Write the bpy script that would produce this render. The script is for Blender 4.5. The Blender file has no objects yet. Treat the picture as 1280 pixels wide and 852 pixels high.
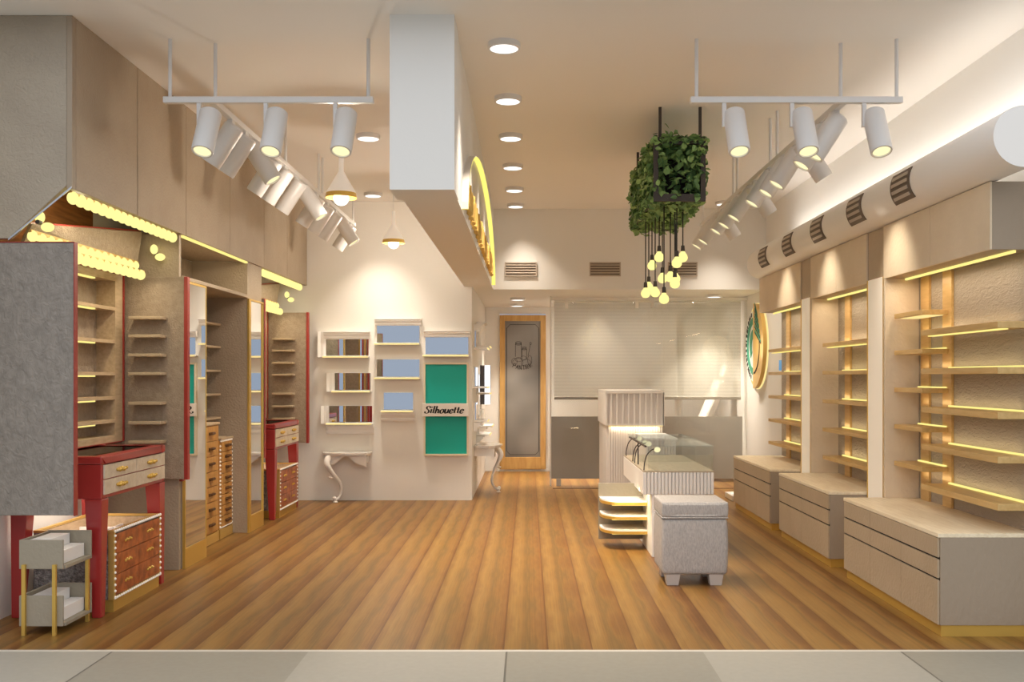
import bpy, bmesh, math, random
from mathutils import Vector, Matrix
random.seed(7)
R = math.radians
scn = bpy.context.scene
col = scn.collection
E = 1.35          # eye height
F = 1220.0        # focal length in pixels of a 1280 px wide frame

# ------------------------------------------------------------------ helpers
def lin(c):
    o = []
    for v in c[:3]:
        v = v/255.0
        o.append(v/12.92 if v <= .04045 else ((v+.055)/1.055)**2.4)
    return (*o, 1.0)

def nd(nt, typ, **kw):
    n = nt.nodes.new(typ)
    for k, v in kw.items():
        setattr(n, k, v)
    return n

def mat(name, c, rough=.5, metal=0.0, bump=None, vary=None, spec=.5, stretch=(1, 1, 1), emis=None, estr=1.0, coat=0.0):
    m = bpy.data.materials.new(name)
    m.use_nodes = True
    nt = m.node_tree
    b = nt.nodes['Principled BSDF']
    b.inputs['Base Color'].default_value = lin(c)
    b.inputs['Roughness'].default_value = rough
    b.inputs['Metallic'].default_value = metal
    b.inputs['Specular IOR Level'].default_value = spec
    b.inputs['Coat Weight'].default_value = coat
    if emis:
        b.inputs['Emission Color'].default_value = lin(emis)
        b.inputs['Emission Strength'].default_value = estr
        m.cycles.emission_sampling = 'NONE'
    if bump or vary:
        geo = nd(nt, 'ShaderNodeNewGeometry')
        mp = nd(nt, 'ShaderNodeMapping')
        mp.inputs['Scale'].default_value = stretch
        nt.links.new(geo.outputs['Position'], mp.inputs['Vector'])
    if bump:
        kind, sc, st = bump
        if kind == 'noise':
            t = nd(nt, 'ShaderNodeTexNoise'); t.inputs['Scale'].default_value = sc; t.inputs['Detail'].default_value = 4; t.inputs['Distortion'].default_value = 1.2 if st > .5 else 0
            out = t.outputs['Fac']
        else:
            t = nd(nt, 'ShaderNodeTexVoronoi'); t.inputs['Scale'].default_value = sc
            out = t.outputs['Distance']
        nt.links.new(mp.outputs[0], t.inputs['Vector'])
        bp = nd(nt, 'ShaderNodeBump'); bp.inputs['Strength'].default_value = st; bp.inputs['Distance'].default_value = .01
        nt.links.new(out, bp.inputs['Height'])
        nt.links.new(bp.outputs[0], b.inputs['Normal'])
    if vary:
        sc, c2 = vary
        t = nd(nt, 'ShaderNodeTexNoise'); t.inputs['Scale'].default_value = sc; t.inputs['Detail'].default_value = 5
        nt.links.new(mp.outputs[0], t.inputs['Vector'])
        rp = nd(nt, 'ShaderNodeValToRGB')
        rp.color_ramp.elements[0].position = .35; rp.color_ramp.elements[0].color = lin(c)
        rp.color_ramp.elements[1].position = .68; rp.color_ramp.elements[1].color = lin(c2)
        nt.links.new(t.outputs['Fac'], rp.inputs[0])
        nt.links.new(rp.outputs[0], b.inputs['Base Color'])
    return m

def emit(name, c, s):
    m = bpy.data.materials.new(name)
    m.use_nodes = True
    nt = m.node_tree
    nt.nodes.clear()
    e = nd(nt, 'ShaderNodeEmission'); e.inputs[0].default_value = lin(c); e.inputs[1].default_value = s
    o = nd(nt, 'ShaderNodeOutputMaterial')
    nt.links.new(e.outputs[0], o.inputs[0])
    m.cycles.emission_sampling = 'NONE'
    return m

class MB:
    def __init__(s): s.bm = bmesh.new()
    def box(s, x0, x1, y0, y1, z0, z1):
        v = [s.bm.verts.new(p) for p in ((x0,y0,z0),(x1,y0,z0),(x1,y1,z0),(x0,y1,z0),(x0,y0,z1),(x1,y0,z1),(x1,y1,z1),(x0,y1,z1))]
        for f in ((3,2,1,0),(4,5,6,7),(0,1,5,4),(1,2,6,5),(2,3,7,6),(3,0,4,7)):
            s.bm.faces.new([v[i] for i in f])
        return s
    def hexa(s, pts):
        v = [s.bm.verts.new(p) for p in pts]
        for f in ((3,2,1,0),(4,5,6,7),(0,1,5,4),(1,2,6,5),(2,3,7,6),(3,0,4,7)):
            s.bm.faces.new([v[i] for i in f])
        return s
    def tube(s, pts, rad, seg=10, cap=True):
        pts = [Vector(p) for p in pts]
        if not hasattr(rad, '__len__'): rad = [rad]*len(pts)
        rings = []; prev = None
        for i, p in enumerate(pts):
            d = (pts[min(i+1, len(pts)-1)] - pts[max(i-1, 0)]).normalized()
            if prev is None:
                u = d.orthogonal().normalized()
            else:
                u = (prev - d*prev.dot(d)).normalized()
            prev = u
            w = d.cross(u)
            rings.append([s.bm.verts.new(p + (u*math.cos(2*math.pi*k/seg) + w*math.sin(2*math.pi*k/seg))*rad[i]) for k in range(seg)])
        for a, b in zip(rings, rings[1:]):
            for k in range(seg):
                s.bm.faces.new((a[k], a[(k+1) % seg], b[(k+1) % seg], b[k]))
        if cap:
            s.bm.faces.new(rings[0][::-1]); s.bm.faces.new(rings[-1])
        return s
    def prism(s, poly, fn, a0, a1):
        """poly: 2D points; fn(u,v,a) -> 3D"""
        A = [s.bm.verts.new(fn(u, v, a0)) for u, v in poly]
        B = [s.bm.verts.new(fn(u, v, a1)) for u, v in poly]
        n = len(poly)
        s.bm.faces.new(A[::-1]); s.bm.faces.new(B)
        for i in range(n):
            s.bm.faces.new((A[i], A[(i+1) % n], B[(i+1) % n], B[i]))
        return s
    def lathe(s, prof, c, seg=24, axis='Z'):
        c = Vector(c); rings = []
        for r, h in prof:
            ring = []
            for k in range(seg):
                a = 2*math.pi*k/seg
                q = Vector((r*math.cos(a), r*math.sin(a), h))
                if axis == 'Y': q = Vector((q.x, q.z, q.y))
                if axis == 'X': q = Vector((q.z, q.x, q.y))
                ring.append(s.bm.verts.new(c+q))
            rings.append(ring)
        for a, b in zip(rings, rings[1:]):
            for k in range(seg):
                s.bm.faces.new((a[k], a[(k+1) % seg], b[(k+1) % seg], b[k]))
        if prof[0][0] > 1e-6: s.bm.faces.new(rings[0][::-1])
        if prof[-1][0] > 1e-6: s.bm.faces.new(rings[-1])
        return s
    def ball(s, c, r, sc=(1, 1, 1), u=12, v=8):
        m = Matrix.Translation(c) @ Matrix.Diagonal((*sc, 1))
        bmesh.ops.create_uvsphere(s.bm, u_segments=u, v_segments=v, radius=r, matrix=m)
        return s
    def quad(s, *pts):
        s.bm.faces.new([s.bm.verts.new(p) for p in pts]); return s

def wloc(o):
    v = Vector((0, 0, 0))
    while o:
        v += o.location; o = o.parent
    return v

def build(mb, name, m, parent=None, smooth=False, bevel=0.0, label=None, angle=40):
    bmesh.ops.remove_doubles(mb.bm, verts=mb.bm.verts, dist=1e-6)
    bmesh.ops.recalc_face_normals(mb.bm, faces=mb.bm.faces)
    me = bpy.data.meshes.new(name)
    off = wloc(parent)
    if parent: bmesh.ops.translate(mb.bm, verts=mb.bm.verts, vec=-off)
    mb.bm.to_mesh(me); mb.bm.free()
    me.materials.append(m)
    if smooth:
        me.polygons.foreach_set('use_smooth', [True]*len(me.polygons))
        me.set_sharp_from_angle(angle=R(angle))
    o = bpy.data.objects.new(name, me); col.objects.link(o)
    if parent: o.parent = parent
    if bevel:
        b = o.modifiers.new('bevel', 'BEVEL'); b.width = bevel; b.segments = 2; b.limit_method = 'ANGLE'
    if label: o['label'] = label
    return o

def box(name, m, parent, x0, x1, y0, y1, z0, z1, bevel=0.0, label=None):
    return build(MB().box(x0, x1, y0, y1, z0, z1), name, m, parent, bevel=bevel, label=label)

def tag(o, label, cat, group=None):
    o['label'] = label; o['category'] = cat
    if group: o['group'] = group
    return o

def thing(name, label, cat, loc=(0, 0, 0), group=None):
    o = bpy.data.objects.new(name, None); col.objects.link(o)
    o.location = loc; o.empty_display_size = .1
    return tag(o, label, cat, group)

def struct(o):
    o['kind'] = 'structure'; return o

def copy_tree(o, parent=None, label=None, shift=None):
    c = o.copy(); col.objects.link(c); c.parent = parent
    if label: c['label'] = label
    if shift: c.location = Vector(o.location) + Vector(shift)
    for ch in list(o.children):
        copy_tree(ch, c)
    return c

def lamp(name, typ, loc, direction, energy, color, size=.1, size_y=None, spot=60, blend=.5, spread=None):
    l = bpy.data.lights.new(name, typ); l.energy = energy*(1.0 if name in ('front_fill', 'wall_fill', 'bay_lamp', 'shelf_lamp') else 1.28); l.color = color
    if typ == 'AREA':
        l.size = size
        if size_y: l.shape = 'RECTANGLE'; l.size_y = size_y
        else: l.shape = 'DISK'
        if spread: l.spread = R(spread)
    else:
        l.shadow_soft_size = size
    if typ == 'SPOT': l.spot_size = R(spot); l.spot_blend = blend
    o = bpy.data.objects.new(name, l); col.objects.link(o)
    o.location = loc
    dz = -Vector(direction).normalized()
    dy = Vector((0, 1, 0)) if abs(dz.y) < .95 else Vector((0, 0, 1))
    dy = (dy - dz*dy.dot(dz)).normalized(); dx = dy.cross(dz)
    o.rotation_euler = Matrix((dx, dy, dz)).transposed().to_euler()
    return o

def catmull(P, n=6):
    P = [Vector(p) for p in P]; out = []
    Q = [P[0]*2-P[1]] + P + [P[-1]*2-P[-2]]
    for i in range(1, len(Q)-2):
        a, b, c, d = Q[i-1:i+3]
        for k in range(n):
            t = k/n
            out.append(.5*((2*b)+(c-a)*t+(2*a-5*b+4*c-d)*t*t+(3*b-a-3*c+d)*t*t*t))
    out.append(P[-1]); return out

def pen(mb, strokes, fn, thick, thin, depth=0.0):
    """broad nib strokes; fn(u,v)->3D"""
    for st in strokes:
        for (a, b) in zip(st, st[1:]):
            ax, ay = a[0], a[1]; bx, by = b[0], b[1]
            for nx, ny in ((thick/2, 0), (0, thin/2)):
                q = ((ax-nx, ay-ny), (ax+nx, ay+ny), (bx+nx, by+ny), (bx-nx, by-ny))
                area = abs((bx-ax)*ny*2-(by-ay)*nx*2)
                if area < 1e-9: continue
                mb.quad(*[fn(*p) for p in q])

# ------------------------------------------------------------------ materials
WARM = (1.0, .74, .47)
M = {}
M['paint'] = mat('paint_white', (238, 236, 231), .7, bump=('noise', 90, .04))
M['ceil'] = mat('ceiling_paint', (246, 243, 238), .8, bump=('noise', 60, .03))
M['display_wall'] = mat('display_wall_paint', (236, 232, 224), .65, bump=('noise', 60, .08))
M['white'] = mat('white_lacquer', (248, 246, 242), .3)
M['white_gloss'] = mat('white_gloss', (240, 236, 230), .15, coat=.4)
M['lamp_white'] = mat('lamp_white', (228, 226, 224), .35)
M['shade'] = mat('pendant_shade', (240, 234, 226), .4, emis=(255, 238, 218), estr=.22)
M['leather_front'] = mat('leather_grey', (176, 163, 144), .5, bump=('noise', 38, .75), vary=(2.5, (164, 151, 133)))
M['leather_wing'] = mat('leather_silver', (150, 141, 131), .4, bump=('noise', 32, 1.0), vary=(26, (134, 126, 117)), stretch=(1, 1, .7))
M['leather_tan'] = mat('leather_tan', (174, 158, 136), .55, bump=('noise', 60, .5), vary=(5, (168, 151, 129)))
M['leather_dark'] = mat('leather_taupe', (168, 151, 131), .5, bump=('noise', 60, .7), vary=(30, (154, 137, 118)))
M['leather_silver'] = mat('leather_scaled', (176, 172, 168), .35, bump=('voronoi', 90, .8), vary=(40, (110, 106, 102)))
M['leather_cream'] = mat('leather_cream', (172, 159, 142), .55, bump=('noise', 30, .9), stretch=(1, .6, 1.6))
M['laminate'] = mat('laminate_tan', (190, 170, 142), .5, bump=('noise', 45, .4), vary=(3, (180, 160, 132)))
M['laminate_lit'] = mat('laminate_tan_lit', (234, 215, 186), .5, bump=('noise', 40, .35), vary=(3, (224, 204, 174)))  # laminate lightened in colour, standing in for spotlight pools on the upper doors
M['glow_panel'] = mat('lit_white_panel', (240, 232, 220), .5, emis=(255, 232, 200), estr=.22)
M['side'] = mat('laminate_side', (164, 147, 126), .5, bump=('noise', 45, .4), stretch=(1, 1, .5))
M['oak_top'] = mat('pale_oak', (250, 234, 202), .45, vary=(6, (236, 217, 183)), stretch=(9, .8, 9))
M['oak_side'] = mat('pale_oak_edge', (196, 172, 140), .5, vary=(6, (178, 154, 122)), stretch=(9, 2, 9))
M['red'] = mat('red_lacquer', (168, 46, 44), .3, coat=.3)
M['red_edge'] = mat('red_edge', (160, 52, 44), .4)
M['gold'] = mat('brass', (222, 184, 92), .3, .55)
M['gold_flat'] = mat('brass_satin', (208, 172, 96), .42, .4)
M['shelf_gold'] = mat('honey_shelf', (222, 186, 124), .35, .15, vary=(5, (206, 168, 104)), stretch=(8, 1, 8))
M['gold_wood'] = mat('honey_wood', (196, 146, 78), .45, vary=(5, (178, 126, 62)), stretch=(8, 8, 1))
M['wood_panel'] = mat('walnut_board', (168, 112, 58), .5, vary=(5, (128, 80, 38)), stretch=(8, 1, 10))
M['burl'] = mat('burl_wood', (196, 108, 56), .35, vary=(16, (136, 64, 28)), coat=.2)
M['drawer_face'] = mat('linen_drawer', (222, 208, 186), .55, bump=('noise', 70, .4), vary=(20, (208, 192, 168)))
M['dark'] = mat('gap_shade_and_soil', (40, 32, 26), .7)  # painted as shade between drawer rows; also colours the soil box
M['dark_metal'] = mat('dark_bronze', (70, 62, 58), .5, .2)
M['steel'] = mat('chrome', (200, 200, 200), .15, 1.0)
M['black'] = mat('black_ink', (24, 22, 22), .6)
M['mirror'] = mat('mirror_glass', (240, 242, 244), .01, 1.0)
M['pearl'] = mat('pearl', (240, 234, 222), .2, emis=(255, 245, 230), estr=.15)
M['fabric'] = mat('grey_fabric', (186, 180, 174), .85, bump=('noise', 180, .5), vary=(120, (166, 160, 155)), stretch=(1, 1, .35))
M['fabric_leg'] = mat('painted_leg', (200, 190, 180), .5)
M['flute'] = mat('fluted_white', (232, 226, 218), .45)
M['flute_in'] = mat('fluted_grey', (222, 214, 206), .6)
M['stone_grey'] = mat('grey_board', (160, 150, 131), .6, bump=('noise', 40, .3))
M['green'] = mat('green_panel', (0, 168, 152), .45)
M['pvc'] = mat('white_signboard', (232, 224, 214), .5)
M['frost'] = mat('frosted_film', (188, 182, 176), .65, vary=(1.2, (172, 165, 158)))
M['duct'] = mat('duct_white', (248, 244, 238), .4)
M['vent_dark'] = mat('vent_dark_plate', (108, 94, 80), .6)  # dark plate behind the paler slats
M['vent'] = mat('vent_slat', (190, 176, 160), .5)
M['paper'] = mat('white_box_card', (238, 236, 232), .6)
M['sign_gold'] = mat('sign_gold', (228, 188, 106), .32, .25)
M['sign_green'] = mat('sign_green', (40, 150, 120), .4)
M['sign_white'] = mat('sign_white', (236, 240, 236), .4)
M['blue'] = mat('leaflet_blue', (70, 150, 215), .5, emis=(70, 150, 215), estr=.3)
M['cabinet_uphol'] = mat('exam_white', (236, 230, 222), .4)
M['cord'] = mat('black_cord', (30, 28, 26), .6)
M['bulb'] = emit('bulb_glow', (255, 240, 150), 1.08)
M['led'] = emit('led_glow', (255, 236, 140), 1.0)
M['led_soft'] = emit('led_soft', (255, 226, 150), .95)
M['lens'] = emit('lens_glow', (255, 240, 185), 1.05)
M['disc'] = emit('disc_glow', (255, 252, 246), 1.6)
M['neon'] = emit('neon_glow', (255, 238, 120), 1.05)
M['white_glow'] = emit('white_glow', (255, 255, 255), 1.1)

def leaf_mat():
    m = mat('ivy_leaf', (58, 92, 50), .5)
    nt = m.node_tree; b = nt.nodes['Principled BSDF']
    oi = nd(nt, 'ShaderNodeNewGeometry')
    rp = nd(nt, 'ShaderNodeValToRGB')
    rp.color_ramp.elements[0].color = lin((62, 104, 54)); rp.color_ramp.elements[1].color = lin((160, 196, 120))
    nt.links.new(oi.outputs['Random Per Island'], rp.inputs[0])
    nt.links.new(rp.outputs[0], b.inputs['Base Color'])
    return m
M['leaf'] = leaf_mat()

def glass(name, c=(235, 240, 238), alpha=.12, rough=.0):
    m = bpy.data.materials.new(name); m.use_nodes = True
    nt = m.node_tree; nt.nodes.clear()
    t = nd(nt, 'ShaderNodeBsdfTransparent'); t.inputs[0].default_value = lin(c)
    g = nd(nt, 'ShaderNodeBsdfGlossy'); g.inputs['Roughness'].default_value = rough
    g.inputs[0].default_value = (1, 1, 1, 1)
    mx = nd(nt, 'ShaderNodeMixShader')
    lw = nd(nt, 'ShaderNodeLayerWeight'); lw.inputs[0].default_value = .5
    pw_ = nd(nt, 'ShaderNodeMath', operation='POWER'); pw_.inputs[1].default_value = 4
    nt.links.new(lw.outputs['Facing'], pw_.inputs[0])
    ad = nd(nt, 'ShaderNodeMath', operation='MULTIPLY_ADD'); ad.inputs[1].default_value = .26; ad.inputs[2].default_value = .015+alpha
    nt.links.new(pw_.outputs[0], ad.inputs[0])
    nt.links.new(ad.outputs[0], mx.inputs[0]); nt.links.new(t.outputs[0], mx.inputs[1]); nt.links.new(g.outputs[0], mx.inputs[2])
    o = nd(nt, 'ShaderNodeOutputMaterial'); nt.links.new(mx.outputs[0], o.inputs[0])
    return m
M['glass'] = glass('clear_glass', (250, 251, 250), .0)
M['glass_case'] = glass('case_glass', (238, 243, 245), .02)
M['glass_top'] = glass('table_glass', (120, 112, 106), .05, .05)

def blind_mat():
    m = bpy.data.materials.new('translucent_blind'); m.use_nodes = True
    nt = m.node_tree; b = nt.nodes['Principled BSDF']
    b.inputs['Base Color'].default_value = lin((240, 236, 228)); b.inputs['Roughness'].default_value = .7
    geo = nd(nt, 'ShaderNodeNewGeometry'); sp = nd(nt, 'ShaderNodeSeparateXYZ')
    nt.links.new(geo.outputs['Position'], sp.inputs[0])
    mu = nd(nt, 'ShaderNodeMath', operation='MULTIPLY'); mu.inputs[1].default_value = 2*math.pi/.042
    nt.links.new(sp.outputs[2], mu.inputs[0])
    si = nd(nt, 'ShaderNodeMath', operation='SINE'); nt.links.new(mu.outputs[0], si.inputs[0])
    mr = nd(nt, 'ShaderNodeMapRange'); mr.inputs[1].default_value = -1; mr.inputs[2].default_value = 1
    mr.inputs[3].default_value = .50; mr.inputs[4].default_value = .57
    nt.links.new(si.outputs[0], mr.inputs[0])
    tr = nd(nt, 'ShaderNodeBsdfTransparent')
    mx = nd(nt, 'ShaderNodeMixShader')
    nt.links.new(mr.outputs[0], mx.inputs[0]); nt.links.new(tr.outputs[0], mx.inputs[1]); nt.links.new(b.outputs[0], mx.inputs[2])
    nt.links.new(mx.outputs[0], nt.nodes['Material Output'].inputs[0])
    return m
M['blind'] = blind_mat()

def floor_mat():
    m = bpy.data.materials.new('oak_planks'); m.use_nodes = True
    nt = m.node_tree; b = nt.nodes['Principled BSDF']; L = nt.links.new
    geo = nd(nt, 'ShaderNodeNewGeometry'); sp = nd(nt, 'ShaderNodeSeparateXYZ'); L(geo.outputs['Position'], sp.inputs[0])
    def math_(op, a, v=None, bsock=None):
        n = nd(nt, 'ShaderNodeMath', operation=op)
        L(a, n.inputs[0])
        if bsock is not None: L(bsock, n.inputs[1])
        elif v is not None: n.inputs[1].default_value = v
        return n.outputs[0]
    # the photographed laminate repeats one board picture; ping-pong keeps it seamless along the board
    fx = math_('FRACT', math_('DIVIDE', math_('ADD', sp.outputs[0], .118+.22), .22))
    row = math_('FLOOR', math_('DIVIDE', math_('ADD', sp.outputs[0], .118+.22), .22))
    py = math_('PINGPONG', sp.outputs[1], .445)
    cb = nd(nt, 'ShaderNodeCombineXYZ'); L(fx, cb.inputs[0]); L(py, cb.inputs[1]); L(math_('MULTIPLY', row, .06), cb.inputs[2])
    mp = nd(nt, 'ShaderNodeMapping'); mp.inputs['Scale'].default_value = (1.6, 1.1, 1); L(cb.outputs[0], mp.inputs[0])
    n1 = nd(nt, 'ShaderNodeTexNoise'); n1.inputs['Scale'].default_value = 1.6; n1.inputs['Detail'].default_value = 2; L(mp.outputs[0], n1.inputs['Vector'])
    wob = math_('MULTIPLY', math_('SUBTRACT', n1.outputs['Fac'], .5), .8)
    fxw = math_('ADD', fx, None, wob)
    rp = nd(nt, 'ShaderNodeValToRGB'); r = rp.color_ramp
    r.elements[0].position = 0.0; r.elements[0].color = lin((130, 93, 46))
    r.elements[1].position = 1.0; r.elements[1].color = lin((106, 69, 29))
    for p, c in ((.16, (145, 109, 56)), (.36, (136, 98, 47)), (.55, (115, 86, 43)), (.72, (135, 96, 46)), (.88, (120, 80, 37))):
        e = r.elements.new(p); e.color = lin(c)
    L(fxw, rp.inputs[0])
    mp2 = nd(nt, 'ShaderNodeMapping'); mp2.inputs['Scale'].default_value = (34, 2.4, 6); L(cb.outputs[0], mp2.inputs[0])
    n2 = nd(nt, 'ShaderNodeTexNoise'); n2.inputs['Scale'].default_value = 1.0; n2.inputs['Detail'].default_value = 5; L(mp2.outputs[0], n2.inputs['Vector'])
    mr = nd(nt, 'ShaderNodeMapRange'); mr.inputs[1].default_value = .3; mr.inputs[2].default_value = .7; mr.inputs[3].default_value = .84; mr.inputs[4].default_value = 1.12
    L(n2.outputs['Fac'], mr.inputs[0])
    mxx = nd(nt, 'ShaderNodeMix', data_type='RGBA', blend_type='MULTIPLY'); mxx.inputs[0].default_value = 1.0
    L(rp.outputs[0], mxx.inputs[6])
    cc = nd(nt, 'ShaderNodeCombineColor'); 
    for i in range(3): L(mr.outputs[0], cc.inputs[i])
    L(cc.outputs[0], mxx.inputs[7])
    mp3 = nd(nt, 'ShaderNodeMapping'); mp3.inputs['Scale'].default_value = (9, .9, 3); L(cb.outputs[0], mp3.inputs[0])
    n3 = nd(nt, 'ShaderNodeTexNoise'); n3.inputs['Scale'].default_value = 1.0; n3.inputs['Detail'].default_value = 3; L(mp3.outputs[0], n3.inputs['Vector'])
    mr3 = nd(nt, 'ShaderNodeMapRange'); mr3.inputs[1].default_value = .35; mr3.inputs[2].default_value = .65; mr3.inputs[3].default_value = .92; mr3.inputs[4].default_value = 1.07
    L(n3.outputs['Fac'], mr3.inputs[0])
    L(math_('MULTIPLY', mr.outputs[0], None, mr3.outputs[0]), cc.inputs[0]); L(math_('MULTIPLY', mr.outputs[0], None, mr3.outputs[0]), cc.inputs[1]); L(math_('MULTIPLY', mr.outputs[0], None, mr3.outputs[0]), cc.inputs[2])
    # narrow dark joint
    j = math_('GREATER_THAN', fx, .965)
    mj = nd(nt, 'ShaderNodeMix', data_type='RGBA'); L(math_('MULTIPLY', j, .5), mj.inputs[0]); L(mxx.outputs[2], mj.inputs[6]); mj.inputs[7].default_value = lin((90, 51, 19))
    L(mj.outputs[2], b.inputs['Base Color'])
    b.inputs['Roughness'].default_value = .38; b.inputs['Specular IOR Level'].default_value = .35
    return m
M['floor'] = floor_mat()

def tile_mat():
    m = bpy.data.materials.new('stone_tile'); m.use_nodes = True
    nt = m.node_tree; b = nt.nodes['Principled BSDF']; L = nt.links.new
    geo = nd(nt, 'ShaderNodeNewGeometry'); sp = nd(nt, 'ShaderNodeSeparateXYZ'); L(geo.outputs['Position'], sp.inputs[0])
    def math_(op, a, v=None):
        n = nd(nt, 'ShaderNodeMath', operation=op); L(a, n.inputs[0])
        if v is not None: n.inputs[1].default_value = v
        return n.outputs[0]
    a = math_('ADD', sp.outputs[0], .11+19.4)
    f = math_('FRACT', math_('DIVIDE', a, 1.94))
    par = math_('GREATER_THAN', f, .5)
    jx = math_('LESS_THAN', f, .005)
    n = nd(nt, 'ShaderNodeTexNoise'); n.inputs['Scale'].default_value = 30; n.inputs['Detail'].default_value = 6; L(geo.outputs['Position'], n.inputs['Vector'])
    rp = nd(nt, 'ShaderNodeValToRGB'); rp.color_ramp.elements[0].color = lin((143, 137, 123)); rp.color_ramp.elements[1].color = lin((153, 149, 136)); L(n.outputs['Fac'], rp.inputs[0])
    rp2 = nd(nt, 'ShaderNodeValToRGB'); rp2.color_ramp.elements[0].color = lin((158, 153, 140)); rp2.color_ramp.elements[1].color = lin((169, 164, 152)); L(n.outputs['Fac'], rp2.inputs[0])
    mx = nd(nt, 'ShaderNodeMix', data_type='RGBA'); L(par, mx.inputs[0]); L(rp.outputs[0], mx.inputs[6]); L(rp2.outputs[0], mx.inputs[7])
    mj = nd(nt, 'ShaderNodeMix', data_type='RGBA'); L(jx, mj.inputs[0]); L(mx.outputs[2], mj.inputs[6]); mj.inputs[7].default_value = lin((103, 99, 89))
    L(mj.outputs[2], b.inputs['Base Color'])
    b.inputs['Roughness'].default_value = .5
    return m
M['tile'] = tile_mat()

def frosted_door_mat():
    m = bpy.data.materials.new('etched_glass'); m.use_nodes = True
    nt = m.node_tree; b = nt.nodes['Principled BSDF']; L = nt.links.new
    geo = nd(nt, 'ShaderNodeNewGeometry'); n = nd(nt, 'ShaderNodeTexNoise'); n.inputs['Scale'].default_value = 1.7; n.inputs['Detail'].default_value = 1
    L(geo.outputs['Position'], n.inputs['Vector'])
    rp = nd(nt, 'ShaderNodeValToRGB'); rp.color_ramp.elements[0].position = .3; rp.color_ramp.elements[1].position = .7
    rp.color_ramp.elements[0].color = lin((104, 100, 96)); rp.color_ramp.elements[1].color = lin((146, 142, 136)); L(n.outputs['Fac'], rp.inputs[0])
    L(rp.outputs[0], b.inputs['Base Color']); b.inputs['Roughness'].default_value = .3
    return m
M['door_glass'] = frosted_door_mat()

# ------------------------------------------------------------------ room shell
XL, XR, C, YF = -2.94, 2.72, 3.27, 4.83
struct(box('floor', M['floor'], None, XL-.1, XR+.1, YF, 14.1, -.06, 0))
struct(box('floor_entrance', M['tile'], None, -9, 9, -7, YF-.03, -.06, 0))
struct(box('trim_1', mat('threshold', (204, 196, 182), .5), None, -9, 9, YF-.03, YF, -.06, .001))
struct(box('ceiling', M['ceil'], None, XL-.1, XR+.1, YF, 11.25, C, C+.1))
struct(box('wall_left', M['paint'], None, XL-.1, XL, YF, 14.1, 0, C))
struct(box('wall_right', M['paint'], None, XR, XR+.1, YF, 14.1, 0, C))
struct(box('wall_display', M['display_wall'], None, XL, -.614, 10.70, 14.1, 0, C))
struct(box('ceiling_soffit', M['paint'], None, -.614, XR, 11.15, 14.1, 2.35, C))
w = MB()
w.box(-.614, -.405, 14.0, 14.1, 0, 2.35).box(.255, XR, 14.0, 14.1, 0, 2.35).box(-.405, .255, 14.0, 14.1, 2.255, 2.35)
struct(build(w, 'wall_back', M['paint']))
bmb = MB().box(-.733, -.39, 5.17, 5.47, 2.342, C).box(-.70, -.395, 5.47, 11.15, 2.342, C)
struct(build(bmb, 'ceiling_beam', M['paint']))

# pantry door
d = struct(build(MB().box(-.44, .29, 13.975, 14.0, 0, .035), 'trim_2', M['white']))
d = bpy.data.objects.new('door_1', None); col.objects.link(d); d.location = (-.08, 13.97, 0); d['kind'] = 'structure'
fr = MB()
x0, x1, z0, z1 = -.405, .255, .035, 2.235
fr.box(x0, x0+.075, 13.95, 14.0, z0, z1).box(x1-.075, x1, 13.95, 14.0, z0, z1).box(x0+.075, x1-.075, 13.95, 14.0, z1-.085, z1).box(x0+.075, x1-.075, 13.95, 14.0, z0, z0+.17)
build(fr, 'door_frame', mat('door_wood', (204, 164, 100), .45, vary=(4, (188, 146, 84)), stretch=(8, 8, 1)), d, bevel=.004)
box('glass_panel', M['door_glass'], d, x0+.07, x1-.07, 13.968, 13.985, z0+.165, z1-.08)
ln = MB()
def fd(u, v): return (u, 13.966, v)
gx0, gx1, gz0, gz1 = -.305, .155, .24, 2.10
c_ = .05
outline = [(gx0, gz0+c_), (gx0, gz1-c_), (gx0+c_, gz1), (gx1-c_, gz1), (gx1, gz1-c_), (gx1, gz0+c_), (gx1-c_, gz0), (gx0+c_, gz0), (gx0, gz0+c_)]
pen(ln, [outline], fd, .009, .009)
cx, cz = -.085, 1.62
def el(x, z, rx, rz, a0=0, a1=360, n=18):
    return [(x+rx*math.cos(R(a0+(a1-a0)*k/n)), z+rz*math.sin(R(a0+(a1-a0)*k/n))) for k in range(n+1)]
jar = [[(cx-.095, cz+.02), (cx-.095, cz+.2), (cx-.01, cz+.2), (cx-.01, cz+.02)], el(cx-.052, cz+.2, .043, .014), el(cx-.052, cz+.225, .04, .012), [(cx-.092, cz+.225), (cx-.092, cz+.2)], [(cx-.012, cz+.225), (cx-.012, cz+.2)],
       [(cx+.0, cz-.02), (cx+.0, cz+.13), (cx+.065, cz+.13), (cx+.065, cz-.02)], el(cx+.032, cz+.13, .034, .012), el(cx+.032, cz+.152, .03, .01),
       [(cx+.085, cz+.03), (cx+.12, cz+.2)], el(cx+.122, cz+.21, .01, .02), el(cx-.06, cz-.06, .075, .06), el(cx+.06, cz-.07, .07, .055), el(cx-.11, cz-.05, .04, .05), el(cx+.02, cz-.12, .09, .035, 180, 360), el(cx+.11, cz-.03, .03, .07), [(cx+.04, cz-.11), (cx+.15, cz-.11)], el(cx-.05, cz-.02, .05, .03), el(cx+.02, cz+.0, .04, .03)]
pen(ln, jar, fd, .006, .005)
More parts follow.
